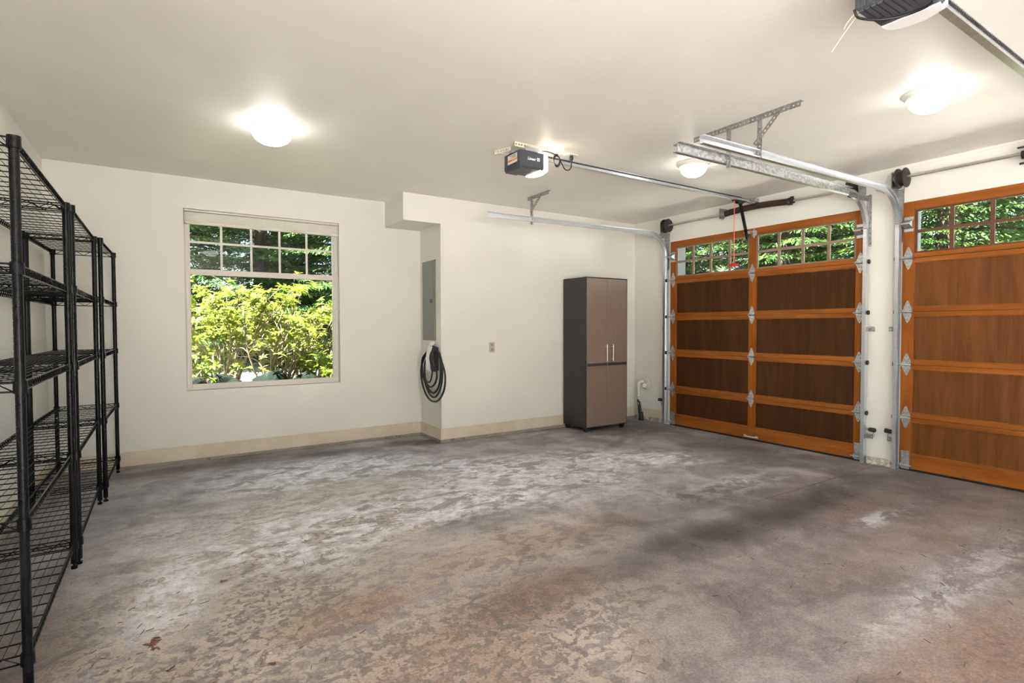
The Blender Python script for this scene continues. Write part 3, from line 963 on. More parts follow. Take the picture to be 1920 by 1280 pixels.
def opener(yc, x0, zb, lit, label, first):
    """motor box x0..x0+.23, rail towards the door wall"""
    o = empty('garage_door_opener', (x0 + .11, yc, ZC), label, 'garage door opener')
    W, L, H = .215, .225, .128
    k = MB()
    y0, y1 = yc - W / 2, yc + W / 2
    # body: chamfered bottom edge
    prof = [(y0, zb + H), (y1, zb + H), (y1, zb + .012), (y1 - .012, zb), (y0 + .012, zb), (y0, zb + .012)]
    k.prism([(x0, a, b) for a, b in prof], (1, 0, 0), L)
    # ribs under the belly
    body = k.build('motor_housing', M['slate'], o, bevel=.004)
    k = MB()
    for i in range(9):
        y = y0 + .022 + i * (W - .044) / 8
        ln = L - .075 - .05 * abs((i - 4) / 4) ** 2
        k.prism([(x0 + .004, y - .0085, zb), (x0 + .004, y + .0085, zb), (x0 + ln, y + .0085, zb), (x0 + ln + .008, y, zb), (x0 + ln, y - .0085, zb)], (0, 0, -1), .007)
    k.build('belly_ribs', M['slate2'], body)
    k = MB()
    for i in range(10):
        y = y0 + .015 + i * (W - .03) / 9
        k.box(x0 - .004, x0, y - .006, y + .006, zb + .006, zb + .036)
    k.build('vent_ribs', M['slate2'], body)
    # lens cover wrapping the end towards the door
    k = MB()
    pts = []
    for i in range(13):
        a = math.pi * (i / 12 - .5)
        pts.append((x0 + L + .002 + .03 * min(1, 3 * math.cos(a)) + .036 * math.cos(a), yc + (W / 2 - .003) * math.sin(a)))
    k.prism([(a, b, zb + .006) for a, b in pts], (0, 0, 1), H - .012)
    # belly lip
    pts2 = [(x0 + L - .03 + .03 * min(1, 3 * math.cos(math.pi * (i / 12 - .5))) + .055 * math.cos(math.pi * (i / 12 - .5)), yc + (W / 2 - .010) * math.sin(math.pi * (i / 12 - .5))) for i in range(13)]
    k.prism([(a, b, zb - .006) for a, b in pts2], (0, 0, 1), .016)
    lens = k.build('light_lens', M['bulb'] if lit else M['bright'], o, smooth=40, bevel=.003)
    # sticker on the rear face, lettering on the side
    B(x0 - .0012, x0, yc - .075, yc + .055, zb + .045, zb + .112).build('warning_sticker', M['white'], body)
    B(x0 - .0018, x0 - .0012, yc - .075, yc + .055, zb + .062, zb + .076).build('orange_stripe', M['orange'], body)
    k = MB()
    for i, (a, b) in enumerate(((-.06, .02), (-.06, .0), (-.06, .03))):
        z = zb + .085 + i * .008
        k.box(x0 - .0018, x0 - .0012, yc + a, yc + b, z, z + .003)
    k.box(x0 - .0018, x0 - .0012, yc + .0, yc + .03, zb + .067, zb + .071)
    k.build('sticker_print', M['ink'], body)
    k = MB(); k.box(x0 - .006, x0, yc + .0, yc + .05, zb + .112, zb + .122); k.box(x0 - .008, x0, yc - .02, yc - .004, zb + .112, zb + .119); k.build('terminal_block', M['blackp'], body)
    if first:
        text('brand_lettering', 'Linear', .030, (x0 + .072, y0 - .0008, zb + .062), M['logo'], body, (math.pi / 2, 0, 0), .0006, .25, .0006)
        k = MB()
        lx, lz = x0 + .160, zb + .058
        k.box(lx, lx + .024, y0 - .0014, y0, lz + .004, lz + .028)
        k.build('brand_square', M['logo'], body)
        k = MB(); k.bar((lx + .003, y0 - .0016, lz + .012), (lx + .014, y0 - .0016, lz + .022), (0, 0, 1), .004, .0008); k.bar((lx + .010, y0 - .0016, lz + .008), (lx + .021, y0 - .0016, lz + .016), (0, 0, 1), .004, .0008)
        k.build('brand_square_cut', M['slate'], body)
    # bracket straps to ceiling
    k = MB()
    for y in (yc - .085, yc + .13):
        k.perf((x0 - .03, y, ZC - .018), (1, 0, 0), (0, 0, 1), .33, .034, .026, .007, .0025)
        k.box(x0 - .03, x0 + .30, min(y, y + .028), y + .028, ZC - .003, ZC - .0005)
    k.perf((x0 - .05, yc + .17, ZC - .02), (.35, -1, 0), (0, 0, 1), .16, .03, .026, .006, .0025)
    k.build('ceiling_bracket', M['creamm'], o)
    k = MB()
    k.box(x0 + .05, x0 + .17, y0 - .004, y0 + .03, zb + H, zb + H + .012)
    k.perf((x0 + .05, y0 - .004, zb + H + .02), (1, 0, 0), (0, 0, 1), .12, .026, .024, .006, .0025)
    k.build('housing_flange', M['galv'], o)
    k = MB(); k.box(x0 + .05, x0 + .17, y1 - .03, y1, zb + H, ZC - .004)
    k.build('housing_flange', M['galv'], o)
    # rail with toothed belt
    zr = 2.584
    xs, xe = x0 + L - .02, 5.335
    k = MB()
    h, t = .017, .0022
    k.box(xs, xe, yc - .017, yc - .017 + t, zr - h, zr + h); k.box(xs, xe, yc + .017 - t, yc + .017, zr - h, zr + h)
    k.box(xs, xe, yc - .017, yc + .017, zr - h - t, zr - h); k.box(xs, xe, yc - .022, yc + .022, zr + h, zr + h + t)
    k.build('rail', M['galv'], o)
    k = MB()
    n_ = int((xe - xs - .3) / .02)
    k.box(xs + .06, xe - .06, yc - .0205, yc - .0182, zr + .004, zr + .009)
    for i in range(n_):
        x = xs + .07 + i * .02
        k.box(x, x + .011, yc - .0225, yc - .0182, zr + .002, zr + .013)
    k.build('drive_belt', M['blackp'], o)
    k = MB(); k.box(xe - .02, XR - .001, yc - .03, yc + .03, zr - .006, zr + .034); k.box(xe - .10, xe, yc - .024, yc + .024, zr - .010, zr + .024); k.build('header_bracket', M['galvd'], o, bevel=.003)
    return o, zr


op1, zr = opener(3.478, 2.245, 2.448, True, 'lit garage door opener hung at the middle of the ceiling, with white lettering', True)
op2, _ = opener(.942, 2.245, 2.452, False, 'garage door opener cut by the top edge of the photo, seen from below, unlit', False)
# trolley, arm and release cord of the first opener
k = MB()
k.prism([(5.00, 3.455, zr - .021), (5.16, 3.455, zr - .021), (5.115, 3.455, zr - .052), (5.055, 3.455, zr - .052)], (0, 1, 0), .046)
k.box(4.985, 5.17, 3.451, 3.505, zr - .03, zr - .02)
k.build('trolley', M['blackp'], op1, bevel=.003)
k = MB()
k.bar((5.095, 3.478, zr - .035), (5.23, 3.478, 2.18), (1, 0, .3), .026, .022)
arm = k.build('door_arm', M['black'], op1)
k = MB(); k.bar((5.215, 3.468, 2.245), (5.36, 3.485, 2.262), (0, 0, 1), .026, .004); k.bar((5.215, 3.498, 2.245), (5.36, 3.503, 2.262), (0, 0, 1), .026, .004)
k.lathe((5.215, 3.46, 2.245), (0, 1, 0), [(.008, 0), (.008, .05)], 8)
k.build('curved_arm_end', M['steel'], arm)
k = MB(); k.prism([(5.372, 3.495 + a, 2.255 + b) for a, b in ((0, .055), (.014, .03), (.032, .02), (.032, -.02), (.014, -.03), (0, -.055), (-.014, -.03), (-.032, -.02), (-.032, .02), (-.014, .03))], (1, 0, 0), .004)
k.box(5.335, 5.372, 3.478, 3.482, 2.235, 2.28); k.box(5.335, 5.372, 3.508, 3.512, 2.235, 2.28); k.lathe((5.352, 3.47, 2.26), (0, 1, 0), [(.007, 0), (.007, .05)], 8)
k.build('door_bracket', M['hinge'], arm)
k = MB(); k.tube([(5.0, 3.478, zr - .03), (5.0, 3.478, 1.90)], .004, 6)
rc = k.build('release_cord', M['redcord'], op1)
k = MB(); k.prism([(4.993 + a, 3.478 + b, 1.872) for a, b in ((0, -.055), (.014, -.055), (.014, .055), (0, .055))], (0, 0, 1), .028); k.prism([(4.99, 3.465, 1.90), (5.01, 3.465, 1.90), (5.01, 3.491, 1.90), (4.99, 3.491, 1.90)], (0, 0, 1), .012)
k.build('release_handle', M['red'], rc, bevel=.005)
# power cord of the first opener: short run, coil, then up to the ceiling outlet
k = MB()
cx_, cy_ = 2.60, 3.40
pts = [(2.44, 3.40, 2.60), (2.52, 3.385, 2.605), (2.585, 3.385, 2.595)]
for q in range(3):
    for i in range(10):
        a = 2 * math.pi * i / 10 + 1.2
        pts.append((2.60 + .030 * math.cos(a) + q * .006, 3.38 + .006 * q, 2.555 + .042 * math.sin(a) - q * .004))
pts += [(2.66, 3.39, 2.535), (2.70, 3.40, 2.50), (2.745, 3.41, 2.505), (2.775, 3.417, 2.535), (2.778, 3.418, 2.585)]
k.tube(sph(pts, 3), .0045, 7)
cord = k.build('power_cord', M['blackp'], op1, smooth=60)
k = MB(); k.lathe((2.778, 3.418, 2.575), (0, 0, 1), [(.006, 0), (.010, .012), (.016, .02), (.017, .045), (.014, .0525)], 12)
k.build('plug', M['blackp'], cord, smooth=40)
k = MB(); k.box(2.733, 2.823, 3.385, 3.455, ZC - .006, ZC)
o_ = k.build('ceiling_outlet', M['white'], origin=(2.778, 3.42, ZC), bevel=.002); tag(o_, 'cream ceiling outlet holding the black plug of the lit opener', 'outlet')
# cord looping under the second opener and its aerial wires
k = MB(); zb = 2.452
k.tube(sph([(2.255, 1.055, zb + .015), (2.262, 1.05, zb - .008), (2.29, 1.045, zb - .012), (2.345, 1.02, zb - .012), (2.39, .98, zb - .011), (2.412, .93, zb - .011), (2.415, .88, zb - .010), (2.40, .85, zb - .008)], 6), .0048, 7)
k.build('power_cord', M['blackp'], op2, smooth=60)
k = MB(); k.tube([(2.262, 1.05, zb + .01), (2.235, 1.07, 2.42), (2.225, 1.078, 2.395)], .0012, 5); k.tube([(2.275, 1.047, zb + .006), (2.23, 1.075, 2.385), (2.19, 1.105, 2.31)], .0012, 5)
k.build('aerial_wire', M['creamm'], op2)
k = MB(); k.prism([(5.00, .919, zr - .021), (5.16, .919, zr - .021), (5.115, .919, zr - .052), (5.055, .919, zr - .052)], (0, 1, 0), .046)
k.build('trolley', M['blackp'], op2)
k = MB(); k.bar((5.095, .942, zr - .035), (5.33, .942, 2.24), (1, 0, .5), .026, .03); k.build('door_arm', M['black'], op2)

# ------------------------------------------------------------------ ceiling lamps
def lamp(x, y, style, label):
    l = empty('ceiling_light', (x, y, ZC), label, 'ceiling light')
    if style == 0:
        k = MB(); k.lathe((x, y, ZC), (0, 0, -1), [(.05, 0), (.116, 0), (.118, .010), (.114, .018), (.117, .024), (.112, .046), (.05, .046)], 40)
        k.build('lamp_base', M['creamm'] if False else M['lens'], l, smooth=30)
        k = MB(); k.lathe((x, y, ZC - .046), (0, 0, -1), [(.10, 0), (.119, .004), (.125, .014), (.122, .028), (.105, .052), (.075, .071), (.04, .080), (.0, .083)], 40)
        k.build('glass_shade', M['lamp'], l, smooth=60)
    else:
        k = MB(); k.lathe((x, y, ZC), (0, 0, -1), [(.05, 0), (.136, 0), (.138, .008), (.132, .016), (.124, .022), (.118, .034), (.112, .036), (.05, .036)], 40)
        k.build('lamp_base', M['lens'], l, smooth=30)
        k = MB(); k.lathe((x, y, ZC - .035), (0, 0, -1), [(.08, 0), (.110, .001), (.109, .012), (.100, .036), (.082, .058), (.055, .075), (.025, .083), (.0, .085)], 40)
        k.build('glass_shade', M['lamp'], l, smooth=60)
    return l


lamp(.640, 4.03, 0, 'round white ceiling light nearest the window wall')
lamp(3.79, 3.03, 1, 'round white ceiling light between the lit opener and the garage door')
lamp(3.84, 1.37, 1, 'round white ceiling light near the top right, in front of the cut-off garage door')
lamp(.70, .93, 0, 'round white ceiling light above the viewer')

# ------------------------------------------------------------------ electrical panel, charger, outlet
ep = empty('electrical_panel', (XCOR, 5.555, 1.55), 'tall grey electrical panel set in the short return wall', 'electrical panel')
B(XCOR - .008, XCOR - .0002, 5.385, 5.735, 1.10, 1.985).build('panel_cover', M['pgrey'], ep, bevel=.003)
B(XCOR - .014, XCOR - .008, 5.445, 5.722, 1.145, 1.94).build('panel_door', M['pgrey'], ep, bevel=.002)
B(XCOR - .019, XCOR - .014, 5.452, 5.515, 1.515, 1.56).build('panel_latch', M['pgreyd'], ep, bevel=.002)

ev = empty('car_charger', (XCOR, 5.40, .93), 'white and black wall charger for an electric car with looped black cable', 'car charger')
k = MB()
# white curved face: side profile swept along y
zz = [1.085, 1.03, .97, .91, .85, .80, .765]
xx = [.020, .050, .068, .076, .078, .074, .066]
outer = [(XCOR - a, z) for a, z in zip(xx, zz)]
inner = [(XCOR - a + .016, z) for a, z in zip(xx, zz)][::-1]
k.prism([(a, 5.405, z) for a, z in outer + inner], (0, 1, 0), .098)
k.build('faceplate', M['bright'], ev, smooth=30, bevel=.006)
k = MB()
back = [(XCOR - a + .012, z) for a, z in zip(xx, zz)]
k.prism([(a, 5.325, z) for a, z in back[1:]] + [(XCOR - .001, 5.325, .775), (XCOR - .001, 5.325, 1.03)], (0, 1, 0), .165)
k.build('charger_body', M['blackp'], ev, bevel=.006)
k = MB()
k.tube(sph([(XCOR - .060, 5.315, .99), (XCOR - .085, 5.31, .94), (XCOR - .088, 5.295, .89), (XCOR - .075, 5.28, .83), (XCOR - .060, 5.275, .80)], 5), [.020] + [.030] * 6 + [.032] * 6 + [.026] * 4 + [.020] * 4, 12)
con = k.build('charging_plug', M['blackp'], ev, smooth=50)
k = MB()
def loop(cy, cz, ry, rz, x, a0, a1, n=24):
    return [(x + .012 * math.sin(3 * math.radians(a0 + (a1 - a0) * i / n)), cy + ry * math.cos(math.radians(a0 + (a1 - a0) * i / n)), cz + rz * math.sin(math.radians(a0 + (a1 - a0) * i / n))) for i in range(n + 1)]
xq = XCOR - .05
P = [(XCOR - .060, 5.275, .80), (xq, 5.27, .74), (xq, 5.30, .66), (xq, 5.38, .605), (xq, 5.48, .595), (xq, 5.60, .65), (xq, 5.66, .75), (xq - .01, 5.63, .88), (xq - .03, 5.55, .985), (xq - .035, 5.44, 1.015)]
P += [(xq - .02, 5.33, 1.01), (xq, 5.20, .93), (xq, 5.13, .78), (xq, 5.17, .62), (xq, 5.30, .50), (xq, 5.45, .505), (xq, 5.58, .62), (xq - .005, 5.64, .76), (xq - .02, 5.60, .90), (xq - .04, 5.50, .99), (xq - .045, 5.42, 1.02)]
P += [(xq - .02, 5.30, 1.0), (xq, 5.16, .90), (xq, 5.07, .76), (xq, 5.09, .60), (xq, 5.22, .475), (xq, 5.40, .44), (xq, 5.56, .50), (xq, 5.67, .64), (xq, 5.68, .80), (xq - .02, 5.60, .94), (xq - .03, 5.47, 1.03), (xq - .03, 5.36, 1.03)]
P += [(xq - .01, 5.24, .96), (xq, 5.17, .82), (xq, 5.21, .64), (xq, 5.34, .535), (xq, 5.50, .57), (xq, 5.585, .70), (xq - .01, 5.56, .85), (xq, 5.52, .93)]
P = [(XCOR - .030 - .006 * (i % 2), y_, z_) if z_ > .90 else (x_, y_, z_) for i, (x_, y_, z_) in enumerate(P)]
k.tube(sph(P, 6), .0105, 8)
k.build('charging_cable', M['blackp'], ev, smooth=60)
k = MB(); k.tube(sph([(xq + .01, 5.40, .775), (xq, 5.40, .72), (xq, 5.44, .655), (xq, 5.53, .64), (xq, 5.60, .70)], 6), .009, 8)
k.build('supply_cable', M['blackp'], ev, smooth=60)

wo = empty('wall_outlet', (3.12, YP, 1.02), 'almond wall outlet on the plain wall left of the storage cabinet', 'outlet')
B(3.085, 3.158, YP - .006, YP - .0002, .962, 1.075).build('cover_plate', M['outlet'], wo, bevel=.003)
k = MB()
for z in (.992, 1.044): k.box(3.105, 3.138, YP - .009, YP - .006, z - .015, z + .015)
k.lathe((3.1215, YP - .006, 1.0185), (0, -1, 0), [(.004, 0), (.004, .002)], 8)
rcp = k.build('receptacle', M['outletd'], wo, bevel=.002)
for z in (.994, 1.046):
    for x in (3.113, 3.127): B(x, x + .003, YP - .0098, YP - .0088, z - .004, z + .008).build('outlet_slot', M['ink'], rcp)

# ------------------------------------------------------------------ storage cabinet
CX0, CX1, CY0, CY1, CZ0, CZ1 = 4.1366, 4.7933, 4.8099, 5.2385, .0512, 1.8318
cb = empty('storage_cabinet', ((CX0 + CX1) / 2, (CY0 + CY1) / 2, 0), 'tall charcoal cabinet with two bronze doors standing against the wall', 'cabinet')
k = MB()
fx = CY0 + .021
k.box(CX0, CX0 + .018, fx, CY1, CZ0, CZ1); k.box(CX1 - .018, CX1, fx, CY1, CZ0, CZ1)
k.box(CX0 + .018, CX1 - .018, fx, CY1, CZ1 - .02, CZ1); k.box(CX0 + .018, CX1 - .018, fx, CY1, CZ0, CZ0 + .02); k.box(CX0 + .018, CX1 - .018, CY1 - .01, CY1, CZ0 + .02, CZ1 - .02)
k.box(CX0, CX0 + .006, CY0, fx, CZ0, CZ1); k.box(CX1 - .006, CX1, CY0, fx, CZ0, CZ1); k.box(CX0 + .006, CX1 - .006, CY0, fx, CZ1 - .009, CZ1); k.box(CX0 + .006, CX1 - .006, CY0, fx, CZ0, CZ0 + .009)
k.build('cabinet_body', M['cab'], cb, bevel=.002)
xm = (CX0 + CX1) / 2
for a, b, hx in ((CX0 + .008, xm - .002, xm - .032), (xm + .002, CX1 - .008, xm + .066)):
    d = B(a, b, CY0 - .001, fx - .002, CZ0 + .011, CZ1 - .012).build('cabinet_door', M['bronze'], cb, bevel=.0025)
    B(a + .002, b - .002, CY0 - .0045, CY0 - .001, .782, .816).build('tread_strip', M['tread'], d)
    k = MB(); k.tube([(hx, CY0 - .036, .835), (hx, CY0 - .036, 1.035)], .0065, 12)
    for z in (.86, 1.01): k.tube([(hx, CY0 - .036, z), (hx, CY0, z)], .0055, 8)
    k.build('handle', M['nickel'], d, smooth=50)
for x in (CX0 + .035, CX1 - .05):
    for y in (CY0 + .045, CY1 - .04):
        k = MB(); k.box(x - .022, x + .022, y - .022, y + .022, .012, CZ0); k.lathe((x, y, 0), (0, 0, 1), [(.020, 0), (.024, .002), (.024, .012), (.016, .014)], 14)
        k.build('cabinet_foot', M['blackp'], cb)

# ------------------------------------------------------------------ wire shelving
SHZ = [1.868, 1.450, 1.052, .585, .125]        # collar centres
SHORT = {}


def zigzag(k, a, b, dz, pitch, r):
    a, b = Vector(a), Vector(b)
    n = max(2, round((b - a).length / pitch)) * 2
    pts = [a + (b - a) * (i / n) + Vector((0, 0, 0 if i % 2 else -dz)) for i in range(n + 1)]
    k.tube(pts, r, 4, False)


def wire_shelf(k, p00, p01, p10, p11, z):
    """front-left, front-right, back-left, back-right post centres (xy)"""
    F0, F1, K0, K1 = [Vector((*p, z)) for p in (p00, p01, p10, p11)]
    rr = .0033; dz = .030
    for a, b, pit in ((F0, F1, .042), (K0, K1, .042), (F0, K0, .085), (F1, K1, .085)):
        u = (b - a).normalized(); a2, b2 = a + u * .018, b - u * .018
        k.tube([a2, b2], rr, 6); k.tube([a2 - Vector((0, 0, dz)), b2 - Vector((0, 0, dz))], rr, 6)
        zigzag(k, a2, b2, dz, pit, .0023)
    L = (F1 - F0).length
    n = round(L / .0262)
    n = round(L / .103)
    for i in range(1, n):
        t = i / n
        a, b = F0.lerp(F1, t), K0.lerp(K1, t)
        k.tube([a - Vector((0, 0, .004)), b - Vector((0, 0, .004))], .0027, 5)
    for i in range(1, 12):
        t = i / 12
        a, b = F0.lerp(K0, t), F1.lerp(K1, t)
        k.tube([a + Vector((0, 0, .001)), b + Vector((0, 0, .001))], .0015, 4)


def shelving(front0, front1, back0, back1, label):
    u = empty('wire_shelving_unit', ((front0[0] + back1[0]) / 2, (front0[1] + front1[1]) / 2, 0), label, 'shelving unit')
    for (x, y) in (front0, front1, back0, back1):
        k = MB(); prof = [(.0145, .030)]
        z = .055
        while z < 1.875:
            prof += [(.0148, z - .0018), (.0137, z - .0012), (.0137, z + .0012), (.0148, z + .0018)]; z += .0254
        prof += [(.0148, 1.882), (.012, 1.886)]
        k.lathe((x, y, 0), (0, 0, 1), prof, 14)
        p = k.build('post', M['black'], u, smooth=40)
        k = MB(); k.lathe((x, y, 0), (0, 0, 1), [(.010, 0), (.0145, .002), (.0145, .014), (.006, .016), (.006, .031)], 12)
        k.build('leveling_foot', M['black'], p, smooth=40)
    for z in SHZ:
        k = MB(); wire_shelf(k, front0, front1, back0, back1, z + .014)
        s = k.build('wire_shelf', M['black'], u, smooth=60)
        for (x, y) in (front0, front1, back0, back1):
            k = MB()
            k.lathe((x, y, z), (0, 0, 1), [(.0155, -.022), (.0205, -.021), (.0195, .020), (.0155, .021)], 14)
            k.build('corner_collar', M['black'], s, smooth=40)
    return u


shelving((-.412, 2.415), (-.416, 3.555), (-.802, 2.415), (-.800, 3.555), 'black wire shelving unit nearest the camera, cut by the left edge of the photo')
shelving((-.402, 3.612), (-.407, 4.758), (-.790, 3.612), (-.785, 4.758), 'middle of the three black wire shelving units, in front of the left wall')
shelving((-.378, 4.815), (-.360, 5.715), (-.775, 4.815), (-.757, 5.715), 'short black wire shelving unit in the corner next to the window wall')

# ------------------------------------------------------------------ small things by the door wall
pp = empty('drain_pipe', (5.33, 5.085, 0), 'peeling white pipe bending into the wall beside the cabinet', 'pipe')
k = MB()
k.tube(sph([(5.325, 5.085, .01), (5.318, 5.095, .12), (5.305, 5.108, .30), (5.300, 5.112, .44), (5.303, 5.106, .485), (5.325, 5.095, .505), (5.36, 5.085, .508), (5.384, 5.08, .508)], 6), .0235, 14)
k.build('pipe', M['peel'], pp, smooth=50)
k = MB(); k.lathe((5.3855, 5.055, .495), (-1, 0, 0), [(.085, 0), (.088, .006), (.080, .018), (.05, .026), (.028, .03)], 20)
k.build('wall_flange', M['creamm'], pp, smooth=35)
k = MB(); k.lathe((5.345, 5.04, .475), (-.75, -.65, -.1), [(.020, 0), (.020, .03), (.026, .03), (.026, .045), (.012, .047)], 12)
k.build('clean_out_cap', M['white'], pp, smooth=35)
k = MB(); k.lathe((5.328, 5.083, 0), (0, 0, 1), [(.036, 0), (.034, .02), (.028, .09), (.0255, .11)], 14)
k.build('black_boot', M['blackp'], pp, smooth=40)


def sensor(y, z, s, label, dirv, ax=5.345):
    q = empty('safety_sensor', (XR, y, z), label, 'door sensor')
    k = MB(); c = Vector((ax, y, z)); d = Vector(dirv).normalized()
    k.tube([c - d * .028, c - d * .020, c + d * .022, c + d * .028], [.014, .019, .021, .017], 12)
    k.build('sensor_eye', M['blackp'], q, smooth=40)
    k = MB(); k.bar((ax, y, z), (ax + .012, y + s * .055, z + .002), (0, 0, 1), .022, .003); k.bar((ax + .012, y + s * .055, z), (XR, y + s * .06, z - .005), (0, 0, 1), .022, .003)
    k.build('sensor_bracket', M['galvd'], q)
    k = MB(); k.tube(sph([(ax + .01, y, z - .015), (ax + .02, y - s * .012, z - .05), (ax + .03, y + s * .015, z - .075), (ax + .034, y + s * .035, z - .05), (ax + .036, y + s * .045, z - .08)], 5), .0022, 6)
    k.build('sensor_wire', M['outletd'], q)
    return q


sensor(4.765, .308, -1, 'black door sensor low on the wall between the white pipe and the garage door', (-.3, 1, 0))
sensor(2.300, .312, 1, 'black door sensor mounted on the left track of the pier between the doors', (-.15, -1, -.05))
sensor(2.170, .322, -1, 'black door sensor hung from the right track of the pier between the doors', (-.15, 1, .12))

k = MB()
k.tube(sph([(XR - .003, .2, 2.628), (XR - .003, .9, 2.622), (XR - .003, 1.9, 2.606), (XR - .003, 2.13, 2.598), (XR - .003, 2.205, 2.585), (XR - .003, 2.225, 2.53), (XR - .003, 2.23, 2.35), (XR - .003, 2.23, 2.0)], 6), .0028, 6)
o_ = k.build('wall_wire', M['wall'], origin=(XR, 2.2, 2.5)); tag(o_, 'thin painted wire stapled along the top of the door wall', 'wire')
k = MB()
k.tube(sph([(2.50, .69, ZC - .004), (2.60, .70, ZC - .006), (2.72, .715, ZC - .004), (2.84, .733, ZC - .010), (2.96, .742, ZC - .004), (3.3, .77, ZC - .004)], 6), .0045, 6)
o_ = k.build('extension_cable', M['creamm'], origin=(2.8, .72, ZC)); tag(o_, 'pale cable running along the ceiling beside the cut-off opener rail', 'cable')

# ------------------------------------------------------------------ litter
def leafbits(x, y, n, size, label, seed):
    rd = random.Random(seed); k = MB()
    for i in range(n):
        a = rd.random() * 6.28; r = rd.random() * size * .7
        c = Vector((x + r * math.cos(a), y + r * math.sin(a), .004 + rd.random() * .006))
        u = Vector((math.cos(a * 3), math.sin(a * 3), rd.uniform(-.25, .35))).normalized(); v = u.cross(Vector((0, 0, 1))).normalized()
        L_ = size * rd.uniform(.35, .75); W_ = L_ * rd.uniform(.18, .35)
        up = Vector((0, 0, .004))
        pts = [c - u * L_, c - u * .2 * L_ + v * W_ + up, c + u * .4 * L_ + v * W_ * .8, c + u * L_ + up, c + u * .3 * L_ - v * W_, c - u * .4 * L_ - v * W_ * .9 + up]
        pts = [Vector((p.x, p.y, max(p.z, .0012))) for p in pts]
        k.prism(pts, (0, 0, 1), .0012)
    o = k.build('dead_leaf', M['dryleaf'], origin=(x, y, 0)); tag(o, label, 'leaf')


leafbits(-.062, 2.535, 7, .035, 'crumpled brown leaf on the floor in front of the shelving, largest of the litter', 1)
leafbits(-.055, 2.475, 3, .02, 'scrap of brown leaf lying just below the largest crumpled leaf', 2)
leafbits(.211, 2.956, 3, .022, 'small brown leaf lying alone out on the floor below the window', 3)
leafbits(.311, 2.125, 3, .022, 'small dark leaf at the lower edge of the photo beside the flaked patch', 4)
leafbits(-.262, 2.29, 2, .016, 'dark leaf scrap nearest the front post of the shelving', 6)
leafbits(-.005, 2.29, 2, .018, 'tan leaf scrap at the bottom edge below the largest crumpled leaf', 5)
rd = random.Random(11); k = MB()
for i in range(150):
    x, y = (rd.uniform(-.3, .7), rd.uniform(1.9, 3.0)) if rd.random() < .35 else (rd.uniform(1.2, 4.6), rd.uniform(.6, 2.0))
    a = rd.gauss(.6, .8); L_ = rd.uniform(.006, .02)
    k.bar((x - L_ * math.cos(a), y - L_ * math.sin(a), .0012), (x + L_ * math.cos(a), y + L_ * math.sin(a), .0016), (0, 0, 1), .0016, .0022)
o_ = k.build('fallen_needles', M['needle']); tag(o_, 'scattered brown conifer needles on the concrete floor', 'needles', kind='stuff')

# ------------------------------------------------------------------ outside
k = MB(); k.box(XR + TH, 60, -45, 60, -.25, -.02); k.box(-45, XR + TH, -45, YF - TH, -.25, -.02); k.box(-45, XL - TH, YF - TH, 5.9, -.25, -.02)  # drive, plus unseen aprons added at both added openings to bounce sunlight in
struct(k, 'ground_drive', M['drive'], 'pale sunlit driveway outside the garage doors', 'driveway')
# rising ground behind the window
k = MB()
nx, ny = 24, 24
gx = [-14 + 34 * i / nx for i in range(nx + 1)]; gy = [YB + TH + .01 + (60 - YB) * (i / ny) ** 2 for i in range(ny + 1)]
rd = random.Random(5)
vs_ = []
for j, y in enumerate(gy):
    for i, x in enumerate(gx):
        base = .48 if y < 9 else .42
        fade = 1 if x < 5 else max(0, 1 - (x - 5) / 2.5)
        vs_.append((x, y, base * fade - .05 * (1 - fade) + rd.uniform(-.02, .02)))
k.add(vs_, [(j * (nx + 1) + i, j * (nx + 1) + i + 1, (j + 1) * (nx + 1) + i + 1, (j + 1) * (nx + 1) + i) for j in range(ny) for i in range(nx)])
struct(k, 'ground_bed', M['soil'], 'brown planting bed outside the window', 'ground', smooth=60)
k = MB(); k.box(-8, 9, 9.6, 12.6, .30, .46)
struct(k, 'ground_path', M['gravel'], 'bright gravel path glimpsed between the shrub stems', 'path')


def mesh_np(name, V, F, mat, parent, n):
    off = wl(parent)
    V = np.asarray(V, np.float32) - np.array(off, np.float32)
    me = bpy.data.meshes.new(name)
    F = np.asarray(F, np.int32)
    me.vertices.add(len(V)); me.vertices.foreach_set('co', V.ravel())
    me.loops.add(F.size); me.loops.foreach_set('vertex_index', F.ravel())
    me.polygons.add(len(F)); me.polygons.foreach_set('loop_start', np.arange(0, F.size, n, dtype=np.int32))
    me.update(calc_edges=True); me.validate()
    me.materials.append(mat)
    o = bpy.data.objects.new(name, me); C.objects.link(o); o.parent = parent
    return o


def leaves_np(P, D, U, L, W, fold=.25):
    """P base points, D direction, U approx normal; returns 6-vertex folded leaves (4 quads as 2 halves)"""
    D = D / np.linalg.norm(D, axis=1, keepdims=True)
    S = np.cross(D, U); S /= np.linalg.norm(S, axis=1, keepdims=True) + 1e-9
    Nn = np.cross(S, D)
    L = L[:, None]; W = W[:, None]
    a = P; d = P + D * L - Nn * L * .18
    m1 = P + D * L * .35; m2 = P + D * L * .72 - Nn * L * .06
    v = np.stack([a, m1 + S * W + Nn * W * fold, m2 + S * W * .8 + Nn * W * fold, d, m2 - S * W * .8 + Nn * W * fold, m1 - S * W + Nn * W * fold, m1, m2], 1)
    n = len(P); b = (np.arange(n) * 8)[:, None]
    quads = np.array([[0, 6, 1, 1], [6, 7, 2, 1], [7, 3, 2, 2], [0, 5, 6, 6], [5, 4, 7, 6], [4, 3, 7, 7]])
    tri = []
    for q in ((0, 6, 1), (6, 7, 2), (6, 2, 1), (7, 3, 2), (0, 5, 6), (5, 4, 7), (5, 7, 6), (4, 3, 7)): tri.append(b + np.array(q)[None])
    F = np.stack(tri, 1).reshape(-1, 3)
    return v.reshape(-1, 3), F


